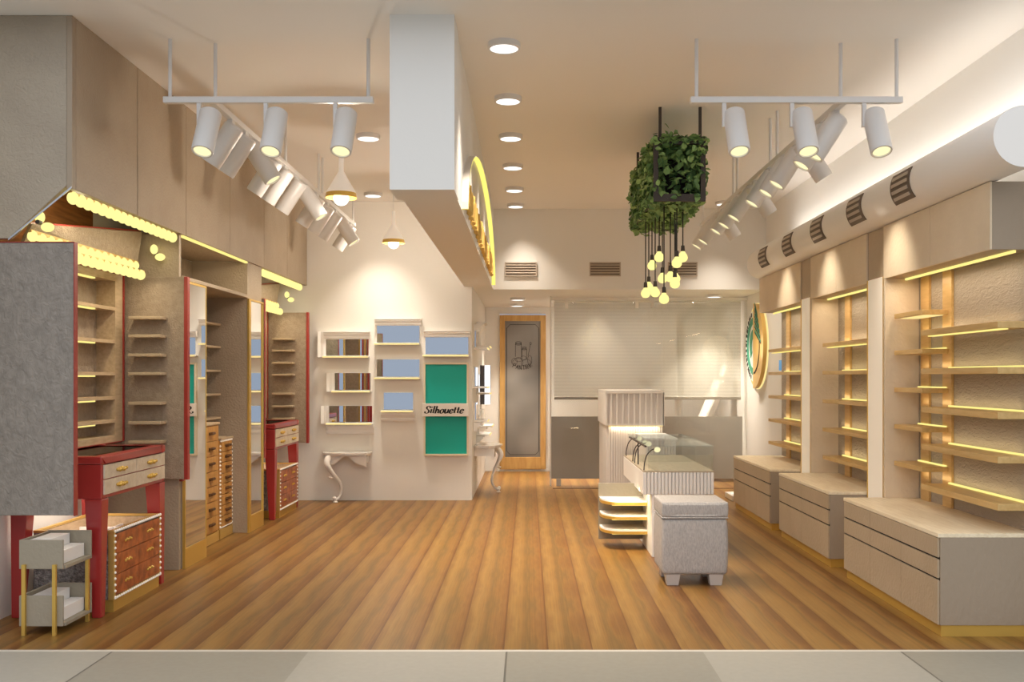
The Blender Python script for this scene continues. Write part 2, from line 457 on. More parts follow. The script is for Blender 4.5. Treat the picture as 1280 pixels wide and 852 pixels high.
CAP = {'P': [[(0, 0), (0, 1), (.4, 1), (.6, .85), (.6, .65), (.4, .5), (0, .5)]], 'A': [[(0, 0), (.35, 1), (.7, 0)], [(.15, .35), (.55, .35)]],
       'N': [[(0, 0), (0, 1), (.6, 0), (.6, 1)]], 'T': [[(0, 1), (.7, 1)], [(.35, 1), (.35, 0)]], 'R': [[(0, 0), (0, 1), (.4, 1), (.6, .85), (.6, .65), (.4, .5), (0, .5)], [(.3, .5), (.65, 0)]],
       'Y': [[(0, 1), (.35, .5), (.7, 1)], [(.35, .5), (.35, 0)]]}
lt = MB()
for i, ch in enumerate('PANTRY'):
    th = R(-28+i*11.2); rr = .235
    bx_, bz_ = cx+rr*math.sin(th), cz+.10-rr*math.cos(th)
    ca, sa = math.cos(th), math.sin(th)
    def fl(u, v, bx_=bx_, bz_=bz_, ca=ca, sa=sa):
        u = (u-.32)*.048; v = (v-.5)*.062
        return (bx_+u*ca-v*sa, 13.966, bz_+u*sa+v*ca)
    pen(lt, CAP[ch], fl, .19, .12)
build(ln, 'etched_lines', mat('etching', (70, 66, 62), .6), d)
build(lt, 'lettering', mat('etched_text', (58, 52, 48), .6), d)

# back vents on the soffit
for i, (pxa, pxb, lab) in enumerate(((631, 671, 'left-hand of the three slatted wall vents, beside the hanging beam'), (737, 776, 'middle one of the three slatted vents high on the back soffit'), (835, 872, 'slatted wall vent on the back soffit behind the hanging bulbs'))):
    xa, xb = (pxa-660)/F*11.13, (pxb-660)/F*11.13
    t = thing('air_vent', lab, 'vent', ((xa+xb)/2, 11.14, 2.5), 'vents on the back soffit')
    box('backing', M['vent_dark'], t, xa+.005, xb-.005, 11.142, 11.149, 2.515, 2.645)
    f_ = MB().box(xa, xb, 11.13, 11.149, 2.645, 2.66).box(xa, xb, 11.13, 11.149, 2.50, 2.515).box(xa, xa+.012, 11.13, 11.149, 2.515, 2.645).box(xb-.012, xb, 11.13, 11.149, 2.515, 2.645)
    build(f_, 'frame', M['vent'], t)
    s_ = MB()
    for k in range(4):
        z = 2.53+k*.03
        s_.hexa([(xa+.012, 11.132, z), (xb-.012, 11.132, z), (xb-.012, 11.143, z+.012), (xa+.012, 11.143, z+.012), (xa+.012, 11.132, z+.01), (xb-.012, 11.132, z+.01), (xb-.012, 11.143, z+.018), (xa+.012, 11.143, z+.018)])
    build(s_, 'slats', M['vent'], t)

# ------------------------------------------------------------------ ceiling lights
def downlight(x, y, z, lab, r=.095, power=17, grp='recessed ceiling lights'):
    t = thing('ceiling_light', lab, 'ceiling light', (x, y, z), grp)
    rg = MB().lathe([(r, 0), (r, -.03), (r-.006, -.034), (r-.014, -.034), (r-.014, -.026), (r-.02, -.02)], (x, y, z), 32)
    build(rg, 'ring', M['lamp_white'], t, smooth=True)
    build(MB().lathe([(r-.014, -.030), (r-.014, -.027)], (x, y, z), 32), 'diffuser', M['disc'], t)
    lamp('downlight_lamp', 'AREA', (x, y, z-.045), (.15 if abs(x+.138) < .01 else 0, 0, -1), power, (1, .88, .74), .15, spread=78)
ords = ['nearest', 'second', 'third', 'fourth', 'fifth', 'farthest']
for i, y in enumerate((5.62, 6.70, 7.75, 8.84, 9.92, 11.0)):
    downlight(-.138, min(y, 10.85), C, f'round white ceiling downlight, {ords[i]} in the row right of the hanging beam', power=9 if i < 4 else (8 if i == 4 else 3))
downlight(-1.27, 7.75, C, 'round ceiling downlight left of the hanging beam, larger one above the near cone pendant', power=14)
downlight(-1.62, 10.2, C, 'small round ceiling downlight near the display wall, left of the far cone pendant', power=8)
downlight(2.15, 10.7, C, 'round ceiling downlight at the far end of the right spotlight track', power=5)
for x, y, lab in ((-.13, 12.3, 'front downlight under the low soffit before the pantry door'), (-.15, 13.35, 'rear downlight under the low soffit before the pantry door'), (.857, 12.5, 'downlight under the low soffit above the white blind'), (2.26, 11.85, 'front one of two downlights at the right end of the low soffit'), (2.22, 12.6, 'rear one of two downlights at the right end of the low soffit')):
    downlight(x, y, 2.35, lab, power=9, grp='downlights under the low soffit')

# ------------------------------------------------------------------ track lights
def rod(t, x, y, z):
    build(MB().tube([(x, y, z), (x, y, C)], .011, 8), 'rod', M['lamp_white'], t, smooth=True)
def tracks(sgn, side):
    TX = 1.80*sgn
    xa, xb = (-2.07, -.878) if sgn < 0 else (.923, 2.126)
    t = thing('cross_track', f'short white lighting track hung across the room at the {side}', 'lighting track', ((xa+xb)/2, 5.55, 2.92), 'lighting tracks')
    box('rail', M['lamp_white'], t, xa, xb, 5.53, 5.57, 2.905, 2.94, .003)
    rod(t, xa+.035, 5.55, 2.94); rod(t, xb-.03, 5.55, 2.94)
    t2 = thing('long_track', f'long white lighting track running to the back along the {side} side', 'lighting track', (TX, 7.8, 2.92), 'lighting tracks')
    box('rail', M['lamp_white'], t2, TX-.02, TX+.02, 5.57, 10.1, 2.905, 2.94, .003)
    for y in (5.62, 7.05, 7.25, 8.4, 8.55, 10.05): rod(t2, TX, y, 2.94)
tracks(-1, 'left'); tracks(1, 'right')

_sp = {}
def spotlight(x, y, z, tx, ty, lab, grp, power=12, lit=True, first=[]):
    """tx tilt towards -X, ty tilt towards the camera (degrees)"""
    t = thing('spotlight', lab, 'spotlight', (x, y, z), grp)
    L = .265; r = .061
    def put(nm, make, m, parent, sm=False, label=None):
        if nm not in _sp:
            mb = make(); o = build(mb, nm, m, None, smooth=sm); _sp[nm] = o.data; o.parent = parent
        else:
            o = bpy.data.objects.new(nm, _sp[nm]); col.objects.link(o); o.parent = parent
        if label: o['label'] = label
        return o
    br = put('bracket', lambda: MB().box(-.011, .011, -.011, .011, -.12, 0).box(-.011, .02, -.011, .011, -.135, -.12), M['lamp_white'], t) if abs(tx) < 20 else put('yoke', lambda: MB().box(-.016, .016, -.03, .03, -.04, -.0005), M['lamp_white'], t)
    bd = put('body', lambda: MB().lathe([(.0, .045), (r-.012, .045), (r, .033), (r, .033-L+.01), (r-.003, .033-L), (r-.012, .033-L), (r-.013, .033-L+.012), (0.0, .033-L+.013)], (0, 0, 0), 28), M['lamp_white'], t, True)
    ln_ = put('lens', lambda: MB().lathe([(r-.0135, .033-L+.008), (r-.0135, .033-L+.0105)], (0, 0, 0), 28), M['lens'], bd, label='glowing pale yellow lens')
    bd.location = (.06, 0, -.085) if abs(tx) < 20 else (.0, 0, -.068)
    bd.rotation_euler = (R(-ty), R(tx), 0)
    mt = bd.rotation_euler.to_matrix()
    dr = mt @ Vector((0, 0, -1))
    p = Vector((x, y, z)) + Vector(bd.location) + dr*(L-.02)
    lamp('spot_lamp', 'SPOT', p, dr, power, (1, .90, .76), .03, spot=60, blend=1.0)
    return t
cw = ['left', 'middle', 'right']
for i, x in enumerate((-1.87, -1.49, -1.095)):
    spotlight(x, 5.55, 2.905, 3, 24, f'{cw[i]} white cylinder spotlight of three on the left short cross track', 'spotlights on the cross tracks', 8)
for i, x in enumerate((1.115, 1.50, 1.91)):
    spotlight(x, 5.55, 2.905, -2, 24, f'{cw[i]} white cylinder spotlight of three on the right short cross track', 'spotlights on the cross tracks', 8)
on = ['first', 'second', 'third', 'fourth', 'fifth', 'sixth', 'seventh', 'eighth', 'ninth', 'tenth', 'eleventh', 'twelfth', 'thirteenth']
LT = [(5.92, 1), (6.2, 1), (6.42, -1), (6.86, 1), (7.2, 1), (7.62, 1), (7.9, -1), (8.3, 1), (8.72, 1), (9.1, 1), (9.4, -1), (9.85, 1)]
for i, (y, s) in enumerate(LT):
    spotlight(-1.80, y, 2.905, 33 if s > 0 else -33, 0, f'{on[i]} spotlight from the front on the left long track, aimed {"at the left cabinets" if s > 0 else "into the room"}', 'spotlights on the left long track', 12 if s > 0 else 22)
RT = [(5.72, 1), (5.98, 1), (6.35, -1), (6.58, 1), (6.88, 1), (7.3, 1), (7.75, -1), (7.95, 1), (8.35, 1), (8.7, 1), (9.05, -1), (9.35, 1), (9.7, 1)]
for i, (y, s) in enumerate(RT):
    spotlight(1.80, y, 2.905, 33 if s > 0 else -33, 0, f'{on[i]} spotlight from the front on the right long track, aimed {"into the room" if s > 0 else "at the right cabinets"}', 'spotlights on the right long track', (5 if y < 7.1 else 8.5) if s > 0 else 24)

# cone pendants
for x, y, zc, lab in ((-1.34, 7.0, 2.655, 'near white cone pendant with brass rim and round bulb, behind the left cross track'), (-1.336, 9.7, 2.70, 'far white cone pendant with brass rim, hanging before the display wall')):
    t = thing('pendant_lamp', lab, 'pendant lamp', (x, y, zc), 'cone pendants')
    build(MB().tube([(x, y, zc+.26), (x, y, C)], .004, 6), 'cord', M['lamp_white'], t)
    build(MB().lathe([(.018, .30), (.018, .17), (.108, .012), (.104, .012), (.014, .165)], (x, y, zc), 32), 'shade', M['shade'], t, smooth=True)
    build(MB().lathe([(.106, .014), (.112, -.022), (.108, -.022), (.10, .012)], (x, y, zc), 32), 'rim', M['gold'], t, smooth=True, label='brass rim')
    build(MB().ball((x, y, zc-.022), .056, u=20, v=14), 'bulb', M['disc'], t, smooth=True)
    lamp('pendant_lamp_light', 'POINT', (x, y, zc-.12), (0, 0, -1), 13, (1, .88, .74), .05)

# ------------------------------------------------------------------ beam sign
def arcpt(a, rad=1.0):
    return (8.22+2.42*rad*math.cos(a), 2.35+.665*rad*math.sin(a))
t = thing('arch_sign', 'yellow glowing arch with gold script on the right face of the hanging beam', 'sign', (-.39, 8.2, 2.36))
N = 48
for nm_, ra, rb, xa_, mm in (('arch_band', 1.0, .993, -.355, mat('arch_paint', (214, 206, 194), .6)), ('neon_arch', .9928, .987, -.3545, M['neon'])):
    ring = MB()
    pts = [(arcpt(math.pi*k/N, ra), arcpt(math.pi*k/N, rb)) for k in range(N+1)]
    for a, b in zip(pts, pts[1:]):
        q = []
        for X in (-.395, xa_):
            q += [(X, a[0][0], a[0][1]), (X, a[1][0], a[1][1]), (X, b[1][0], b[1][1]), (X, b[0][0], b[0][1])]
        ring.hexa(q)
    build(ring, nm_, mm, t)
gl = MB(); rnd = random.Random(3)
yy = 5.98
while yy < 10.0:
    w_ = rnd.uniform(.16, .24); h = rnd.uniform(.15, .19)
    zb = 2.385
    st = catmull([(yy, zb+.03), (yy+w_*.2, zb+h), (yy+w_*.45, zb+h*.5), (yy+w_*.3, zb+.01), (yy+w_*.7, zb+h*.55), (yy+w_*.95, zb+h*.9), (yy+w_, zb+.02)], 5)
    gl.tube([(-.375, p.x, p.y) for p in st], .017, 6)
    yy += w_+.015
build(gl, 'gold_script', M['sign_gold'], t, smooth=True)

# ------------------------------------------------------------------ left side: overhead, vanities, wardrobe
FX = -2.42
t = thing('overhead_cabinet', 'tan leather clad bulkhead cabinet running along the top of the left wall', 'cabinet', (-2.7, 7.9, 2.35))
ys = [5.225, 6.05, 6.91, 7.93, 8.95, 9.81, 10.69]
for a, b in zip(ys, ys[1:]):
    box('panel', M['leather_tan'], t, FX-.035, FX, a+.004, b-.004, 2.35, C-.001, .003)
box('carcass', M['leather_dark'], t, XL+.001, FX-.036, 5.23, 10.69, 2.62, C-.001)
ep = MB().prism([(XL+.001, C-.001), (FX-.03, C-.001), (FX-.03, 2.365), (-2.756, 2.085), (XL+.001, 2.085)], lambda u, v, a: (u, a, v), 5.18, 5.22)
build(ep, 'end_panel', M['leather_front'], t, bevel=.003)
box('corner_post', M['side'], t, FX-.029, FX, 5.182, 5.222, 2.35, C-.001, label='narrow grey corner strip')
ed = MB().prism([(FX-.0, 2.35), (FX-.0, 2.362), (-2.756, 2.084), (-2.756, 2.074)], lambda u, v, a: (u, a, v), 5.174, 5.179)
build(ed, 'end_trim', M['steel'], t)
ev = MB().box(FX-.034, FX-.01, 6.875, 8.46, 2.335, 2.349)
build(ev, 'led_strip', M['led'], t)

# wardrobe unit between the two vanities
t = thing('wardrobe', 'tall open leather wardrobe with two mirrored towers between the red desks', 'wardrobe', (-2.7, 7.9, 0))
SF = FX-.002
box('side_panel', M['leather_tan'], t, XL+.001, SF-.02, 6.83, 6.87, 0, 2.349, .002)
box('tower', M['leather_dark'], t, XL+.001, SF-.012, 6.871, 7.33, .0, 2.03, .002)
box('tower', M['leather_tan'], t, XL+.001, SF-.012, 8.465, 8.915, .0, 2.349, .002)
box('back_panel', M['leather_dark'], t, XL+.001, XL+.03, 7.331, 8.464, 0, 2.04)
box('lintel', M['leather_tan'], t, XL+.001, SF, 6.871, 8.464, 2.035, 2.062, .002)
box('compartment_back', M['leather_dark'], t, XL+.001, XL+.03, 6.871, 8.464, 2.063, 2.345)
box('compartment_top', M['leather_dark'], t, XL+.03, FX-.04, 6.871, 8.464, 2.35, 2.37)
for (ya, yb) in ((6.872, 7.33), (8.50, 8.915)):
    fm = MB()
    for q in ((ya, ya+.012, .0, 2.03), (yb-.012, yb, .0, 2.03), (ya+.012, yb-.012, 2.015, 2.03), (ya+.012, yb-.012, .0, .14)):
        fm.box(SF-.0115, SF+.008, q[0], q[1], q[2], q[3])
    f_ = build(fm, 'mirror_frame', M['gold'], t, label='brass frame and plinth')
    xn, xf = (SF+.0015, SF+.0055) if ya < 7 else (SF-.002, SF-.002)
    build(MB().hexa([(SF-.0115, ya+.0125, .1405), (xn, ya+.0125, .1405), (xf, yb-.0125, .1405), (SF-.0115, yb-.0125, .1405), (SF-.0115, ya+.0125, 2.0145), (xn, ya+.0125, 2.0145), (xf, yb-.0125, 2.0145), (SF-.0115, yb-.0125, 2.0145)]), 'mirror', M['mirror'], f_, label='tall mirror glass')
box('edge_strip', M['red_edge'], t, SF-.019, SF+.004, 6.832, 6.870, 0.62, 2.035, label='red edge strip')
box('edge_strip', M['gold'], t, SF-.011, SF+.006, 8.462, 8.499, 0, 2.03, label='brass edge strip')
for z in (1.81, 1.616, 1.412, 1.21, 1.008):
    box('shelf', M['laminate'], t, XL+.031, -2.655, 7.332, 8.44, z-.018, z, .002)
def tall_chest(lab, y0, y1, h, n, studs):
    xf = -2.556
    t = thing('tall_chest', lab, 'chest of drawers', (-2.7, (y0+y1)/2, 0), 'drawer chests in the wardrobe')
    box('carcass', M['gold_wood'], t, -2.87, xf-.012, y0, y1, .08, h, .003)
    box('plinth', M['gold_flat'], t, -2.87, xf-.004, y0, y1, 0, .079)
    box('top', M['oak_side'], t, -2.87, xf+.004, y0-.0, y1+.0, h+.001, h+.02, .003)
    hh = (h-.1)/n
    for k in range(n):
        z0 = .095+k*hh
        dr = box('drawer', M['gold_wood'], t, xf-.011, xf, y0+.03, y1-.03, z0+.003, z0+hh-.003, .002)
        yc = (y0+y1)/2
        kb = MB().tube([(xf, yc-.045, z0+hh/2), (xf+.018, yc-.035, z0+hh/2+.004), (xf+.018, yc+.035, z0+hh/2+.004), (xf, yc+.045, z0+hh/2)], .012, 8)
        build(kb, 'handle', mat('handle_bronze', (96, 62, 30), .4, .5) if 'hb' not in M else M['hb'], dr, smooth=True)
    if studs:
        sm = MB(); n2 = int((h-.1)/.032)
        for k in range(n2):
            for y in (y0+.012, y1-.012):
                sm.ball((xf-.008, y, .1+k*.032), .009, u=6, v=5)
        for k in range(int((y1-y0)/.032)):
            sm.ball((xf-.006, y0+.016+k*.032, .095), .009, u=6, v=5); sm.ball((xf-.002, y0+.016+k*.032, h-.005), .009, u=6, v=5)
        build(sm, 'stud_trim', M['pearl'], t, label='row of white pearl studs')
M['hb'] = mat('handle_bronze', (96, 62, 30), .4, .5)
tall_chest('taller honey wood chest of seven drawers beside the mirrored tower', 7.64, 8.09, .958, 7, False)
tall_chest('shorter honey wood chest of eight drawers edged with white studs', 8.12, 8.46, .82, 8, True)

# vanity trunk (module 1, Y 5.18 .. 6.83)
def vanity_trunk(lab):
    t = thing('vanity_trunk', lab, 'vanity cabinet', (-2.7, 6.0, .63), 'open leather vanity trunks')
    e = .008
    # near wing
    wn = box('near_wing', M['leather_wing'], t, XL+.002, -2.412, 5.18, 5.215, .615, 2.063, .004, 'outside of the leather wing')
    rb = MB().box(-2.411, -2.4065, 5.178, 5.217, .612, 2.066).box(XL+.002, -2.411, 5.178, 5.217, 2.0635, 2.068)
    build(rb, 'edge_trim', M['red_edge'], wn, label='red edge trim')
    # far wing with display shelves
    wf = box('far_wing', M['leather_dark'], t, XL+.002, -2.392, 6.785, 6.825, .64, 2.045, .003, 'open leather wing carrying small shelves')
    rb = MB().box(-2.391, -2.366, 6.783, 6.827, .637, 2.048)
    build(rb, 'edge_trim', M['red_edge'], wf, label='red edge trim')
    for z in (1.765, 1.64, 1.51, 1.383, 1.18, 1.046, .915):
        box('shelf', M['laminate'], wf, -2.73, -2.51, 6.66, 6.784, z-.02, z, .003)
    # shelf unit on the wall
    u = MB().box(XL+.002, XL+.012, 5.3, 6.74, .912, 2.05)
    back = build(u, 'shelf_unit', M['leather_dark'], t)
    fr = MB().box(XL+.012, -2.80, 5.3, 5.36, .912, 2.05).box(XL+.012, -2.80, 6.62, 6.74, .912, 2.05).box(XL+.012, -2.80, 5.36, 6.62, 2.0, 2.05).box(XL+.012, -2.80, 5.36, 6.62, .912, .955)
    build(fr, 'frame', M['oak_side'], back)
    for z in (1.822, 1.60, 1.383, 1.22, 1.064):
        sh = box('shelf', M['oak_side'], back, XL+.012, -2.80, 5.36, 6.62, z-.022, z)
    for z in (2.0, 1.80, 1.578, 1.361, 1.198, 1.042):
        box('led_strip', M['led'], back, -2.84, -2.815, 5.36, 6.35, z-.010, z-.0005)
    rd = MB().box(XL+.013, -2.792, 6.741, 6.757, .912, 2.062).box(XL+.013, -2.792, 5.28, 6.741, 2.051, 2.064).box(XL+.013, -2.79, 5.3, 6.74, .907, .911)
    build(rd, 'edge_trim', M['red_edge'], back, label='red edge trim')
    # raised lid
    a = Vector((-2.74, 5.36, 2.195)); b = Vector((-2.68, 6.74, 2.358)); c2 = Vector((-2.72, 6.74, 2.10)); d2 = Vector((-2.79, 5.36, 2.085))
    n = (b-a).cross(d2-a).normalized()*.018
    lid = build(MB().hexa([a, b, c2, d2, a-n, b-n, c2-n, d2-n]), 'lid', M['leather_dark'], t, label='raised leather lid')
    ed = MB()
    ed.tube([a, b], .007, 6).tube([b, c2], .007, 6)
    build(ed, 'edge_trim', M['red_edge'], lid, label='red edge trim')
    return t
v1 = vanity_trunk('open leather vanity trunk with red edges above the near red desk')

wl = struct(box('trim_3', M['wood_panel'], None, XL+.001, XL+.02, 5.225, 6.55, 2.08, 2.6))

def garland(x, z, y0, y1, step, r, lab, grp):
    t = thing('bulb_garland', lab, 'string lights', (x, (y0+y1)/2, z), grp)
    build(MB().box(x-.012, x+.004, y0, y1, z+.018, z+.034), 'rail', M['gold_flat'], t)
    n = int((y1-y0)/step)
    me = None
    for k in range(n+1):
        y = y0+step*k+.02
        if me is None:
            o = build(MB().ball((0, 0, 0), r, (1, 1, 1.15), 12, 8), 'bulb', M['bulb'], None, smooth=True); me = o.data
        else:
            o = bpy.data.objects.new('bulb', me); col.objects.link(o)
        o.parent = t; o.location = Vector((x, y, z)) - wloc(t)
    return t
g1 = garland(-2.448, 2.312, 5.23, 6.78, .092, .031, 'dense row of glowing bulbs under the overhead cabinet above the near desk', 'bulb rows')
g2 = garland(-2.67, 2.108, 5.24, 6.68, .098, .027, 'upper row of glowing bulbs along the raised lid of the near vanity', 'bulb rows')
g3 = garland(-2.635, 2.045, 5.24, 6.70, .092, .031, 'lower dense row of glowing bulbs along the near vanity shelf unit', 'bulb rows')
def bulb_pair(x, y, z, s, lab):
    t = thing('bulb_pair', lab, 'wall lamp', (x, y, z), 'bulb pairs on the cabinet sides')
    build(MB().tube([(x-.005, y, z), (x-.005, y-s*.035, z)], .012, 10), 'mount', M['dark_metal'], t)
    for dx, dz in ((-.014, .032), (.028, -.022)):
        build(MB().ball((x+dx, y-s*.045, z+dz), .026, (1.0+.35*(dx > 0), 1, 1.0+.3*(dx < 0)), 14, 10), 'bulb', M['bulb'], t, smooth=True)
    return t
p1 = bulb_pair(-2.585, 6.828, 2.205, 1, 'pair of glowing bulbs on the tan side panel above the near vanity wing')
p2 = bulb_pair(-2.62, 5.222, 2.18, -1, 'pair of glowing bulbs inside the near end panel of the overhead cabinet')

# red desk
def red_desk(lab):
    t = thing('red_desk', lab, 'desk', (-2.64, 5.94, 0), 'red lacquered desks')
    x0, x1, y0, y1 = -2.90, -2.385, 5.46, 6.42
    zb, zt = .665, .905
    tp = MB().box(x0, x1, y0, y0+.06, zt-.045, zt).box(x0, x1, y1-.06, y1, zt-.045, zt).box(x1-.07, x1, y0+.06, y1-.06, zt-.045, zt).box(x0, x0+.07, y0+.06, y1-.06, zt-.045, zt)
    build(tp, 'top', M['red'], t, bevel=.008)
    box('glass_top', M['glass_top'], t, x0+.07, x1-.07, y0+.06, y1-.06, zt-.012, zt-.004, label='dark glass inset of the desk top')
    ap = MB().box(x0+.005, x1-.005, y0+.005, y0+.025, zb, zt-.046).box(x0+.005, x1-.005, y1-.025, y1-.005, zb, zt-.046).box(x0+.005, x0+.02, y0+.025, y1-.025, zb, zt-.046)
    ap.box(x1-.026, x1-.006, y0+.025, y1-.025, zb, zt-.046).box(x0+.02, x1-.02, y0+.025, y1-.025, zb, zb+.012)
    ap.box(x0+.02, x1-.03, y0+.03, y1-.03, zt-.10, zt-.09)
    build(ap, 'apron', M['red'], t, bevel=.004)
    ym = (y0+y1)/2
    for (ya, yb) in ((y0+.03, ym-.003), (ym+.003, y1-.02)):
        for (za, zc) in ((zb+.022, zb+.105), (zb+.111, zt-.05)):
            dr = box('drawer', M['drawer_face'], t, x1-.0055, x1+.004, ya, yb, za, zc, .002)
            yc, zz = (ya+yb)/2, (za+zc)/2
            hb = MB()
            for k in range(-2, 3):
                hb.ball((x1+.010, yc+k*.03, zz-.004*(k % 2)), .011, (1, 1.0, 1.3-.2*abs(k)), 10, 7)
            hb.ball((x1+.005, yc, zz+.006), .012, (.5, 4, .7), 10, 7)
            build(hb, 'handle', M['gold'], dr, smooth=True, label='ornate brass pull')
    for sx in (0, 1):
        for sy in (0, 1):
            cx_ = x0+.05 if sx == 0 else x1-.05
            cy_ = y0+.05 if sy == 0 else y1-.05
            wt, wb = .048, .026
            ox = -.018 if sx == 0 else .018
            oy = -.018 if sy == 0 else .018
            lg = MB().hexa([(cx_+ox-wb, cy_+oy-wb, 0), (cx_+ox+wb, cy_+oy-wb, 0), (cx_+ox+wb, cy_+oy+wb, 0), (cx_+ox-wb, cy_+oy+wb, 0), (cx_-wt, cy_-wt, zb-.001), (cx_+wt, cy_-wt, zb-.001), (cx_+wt, cy_+wt, zb-.001), (cx_-wt, cy_+wt, zb-.001)])
            build(lg, 'leg', M['red'], t, bevel=.004)
    return t
d1 = red_desk('near red lacquered desk with four linen drawers and brass pulls')

def studded_chest(lab):
    t = thing('studded_chest', lab, 'chest of drawers', (-2.63, 5.96, 0), 'burl wood chests under the desks')
    x0, x1, y0, y1, h = -2.84, -2.375, 5.60, 6.31, .47
    cs = MB().box(x0, x1-.012, y0+.006, y0+.024, .07, h-.016).box(x0, x1-.012, y1-.024, y1-.006, .07, h-.016).box(x0, x0+.018, y0+.024, y1-.024, .07, h-.016).box(x1-.03, x1-.012, y0+.024, y1-.024, .07, h-.016).box(x0+.018, x1-.03, y0+.024, y1-.024, .07, .085)
    build(cs, 'carcass', M['leather_silver'], t, label='silver scaled leather sides')
    li = MB().box(x0+.0185, x1-.0305, y0+.0245, y0+.03, h-.2, h-.017).box(x0+.0185, x1-.0305, y1-.03, y1-.0245, h-.2, h-.017).box(x0+.0185, x0+.024, y0+.03, y1-.03, h-.2, h-.017).box(x1-.036, x1-.0305, y0+.03, y1-.03, h-.2, h-.017)
    build(li, 'lining', M['oak_side'], t, label='pale inner lining')
    pl = MB().box(x0, x1-.008, y0+.01, y1-.01, 0, .069)
    build(pl, 'plinth', M['gold'], t)
    rm = MB().box(x0, x1, y0, y0+.02, h-.015, h).box(x0, x1, y1-.02, y1, h-.015, h).box(x0, x0+.02, y0+.02, y1-.02, h-.015, h).box(x1-.03, x1, y0+.02, y1-.02, h-.015, h)
    rm.box(x1-.035, x1+.0, y0, y0+.022, .07, h-.015).box(x1-.011, x1, y1-.022, y1, .07, h-.015).box(x1-.011, x1, y0+.022, y1-.022, .07, .09)
    build(rm, 'rim', M['gold_flat'], t, bevel=.002)
    tr = MB().box(x0+.02, x1-.032, y0+.026, y1-.026, h-.1, h-.09)
    for k in range(1, 4):
        yy = y0+(y1-y0)*k/4
        tr.box(x0+.02, x1-.032, yy-.004, yy+.004, h-.09, h-.06)
    tr.box((x0+x1)/2-.004, (x0+x1)/2+.004, y0+.026, y1-.026, h-.09, h-.06)
    build(tr, 'tray', M['paper'], t, label='white divided inner tray')
    ym = (y0+y1)/2
    zs = [.093+k*(h-.115)/3 for k in range(4)]
    for ya, yb in ((y0+.024, ym-.002), (ym+.002, y1-.024)):
        for k in range(3):
            dr = box('drawer', M['burl'], t, x1-.0105, x1+.002, ya, yb, zs[k]+.002, zs[k+1]-.002, .0015)
            yc, zz = (ya+yb)/2, (zs[k]+zs[k+1])/2
            hb = MB()
            for q in range(-2, 3): hb.ball((x1+.006, yc+q*.02, zz+.006*(q % 2)), .008, u=8, v=6)
            build(hb, 'handle', M['gold'], dr, smooth=True, label='ornate brass pull')
    st = MB()
    for k in range(22):
        for y in (y0+.011, y1-.011):
            if k % 2 == 0: st.ball((x1+.002, y, .085+k*(h-.1)/21), .008, u=8, v=6)
    for k in range(24):
        y = y0+.011+(y1-y0-.022)*k/23
        st.ball((x1+.002, y, h-.006), .0085, u=8, v=6); st.ball((x1+.002, y, .08), .008, u=8, v=6)
    build(st, 'stud_trim', M['pearl'], t, smooth=True, label='white pearl studs along the edges')
    return t
s1 = studded_chest('near low chest of six burl wood drawers edged with white studs, under the red desk')
SH = (0, 3.74, 0)
for o, lab in ((v1, 'open leather vanity trunk with red edges by the display wall'), (d1, 'far red lacquered desk with linen drawers beside the second mirrored tower'), (s1, 'far low chest of burl wood drawers under the red desk by the display wall'),
               (g1, 'dense row of glowing bulbs under the overhead cabinet above the far desk'), (g2, 'upper row of glowing bulbs along the raised lid of the far vanity'), (g3, 'lower dense row of glowing bulbs along the far vanity shelf unit')):
    copy_tree(o, None, lab, SH)
copy_tree(p1, None, 'pair of glowing bulbs above the far vanity wing by the display wall', (0.0, 3.74, 0))

# two tier box stand
def two_tier():
    t = thing('two_tier_stand', 'grey two-tier tray stand on brass legs in front of the near red desk', 'stand', (-2.55, 5.3, 0))
    x0, x1, y0, y1 = -2.665, -2.435, 5.11, 5.425
    for nm, z0, z1 in (('lower_tray', .045, .205), ('upper_tray', .345, .497)):
        tr = MB().box(x0, x1, y0, y0+.012, z0, z1).box(x0, x1+.012, y1-.012, y1, z0, z1+.004).box(x0, x0+.012, y0+.012, y1-.012, z0, z1)
        tr.box(x0+.012, x1+.01, y0+.012, y1-.012, z0, z0+.018)
        build(tr, nm, M['stone_grey'], t, bevel=.002)
    lg = [(x0+.03, y0-.009), (x1-.04, y0-.009), (x1+.0, y1-.03), (x0+.03, y1+.009)]
    for (lx, ly) in lg:
        if ly > 5.36 and lx > -2.5:
            box('leg', M['gold'], t, lx-.009, lx+.009, ly-.009, ly+.009, 0, .344)
        else:
            box('leg', M['gold'], t, lx-.009, lx+.009, ly-.008, ly+.008, 0, .37)
two_tier()
for i, (z, nm) in enumerate(((.364, 'upper'), (.064, 'lower'))):
    for j, (xa, xb, ya, yb, h) in enumerate(((-2.64, -2.535, 5.14, 5.40, .125), (-2.53, -2.455, 5.14, 5.40, .07))):
        o = box('carton', M['paper'], None, xa, xb, ya, yb, z, z+h, .002)
        tag(o, f'{"taller" if j == 0 else "lower"} white carton in the {nm} tray of the grey two-tier stand', 'box', 'cartons in the two-tier stand')

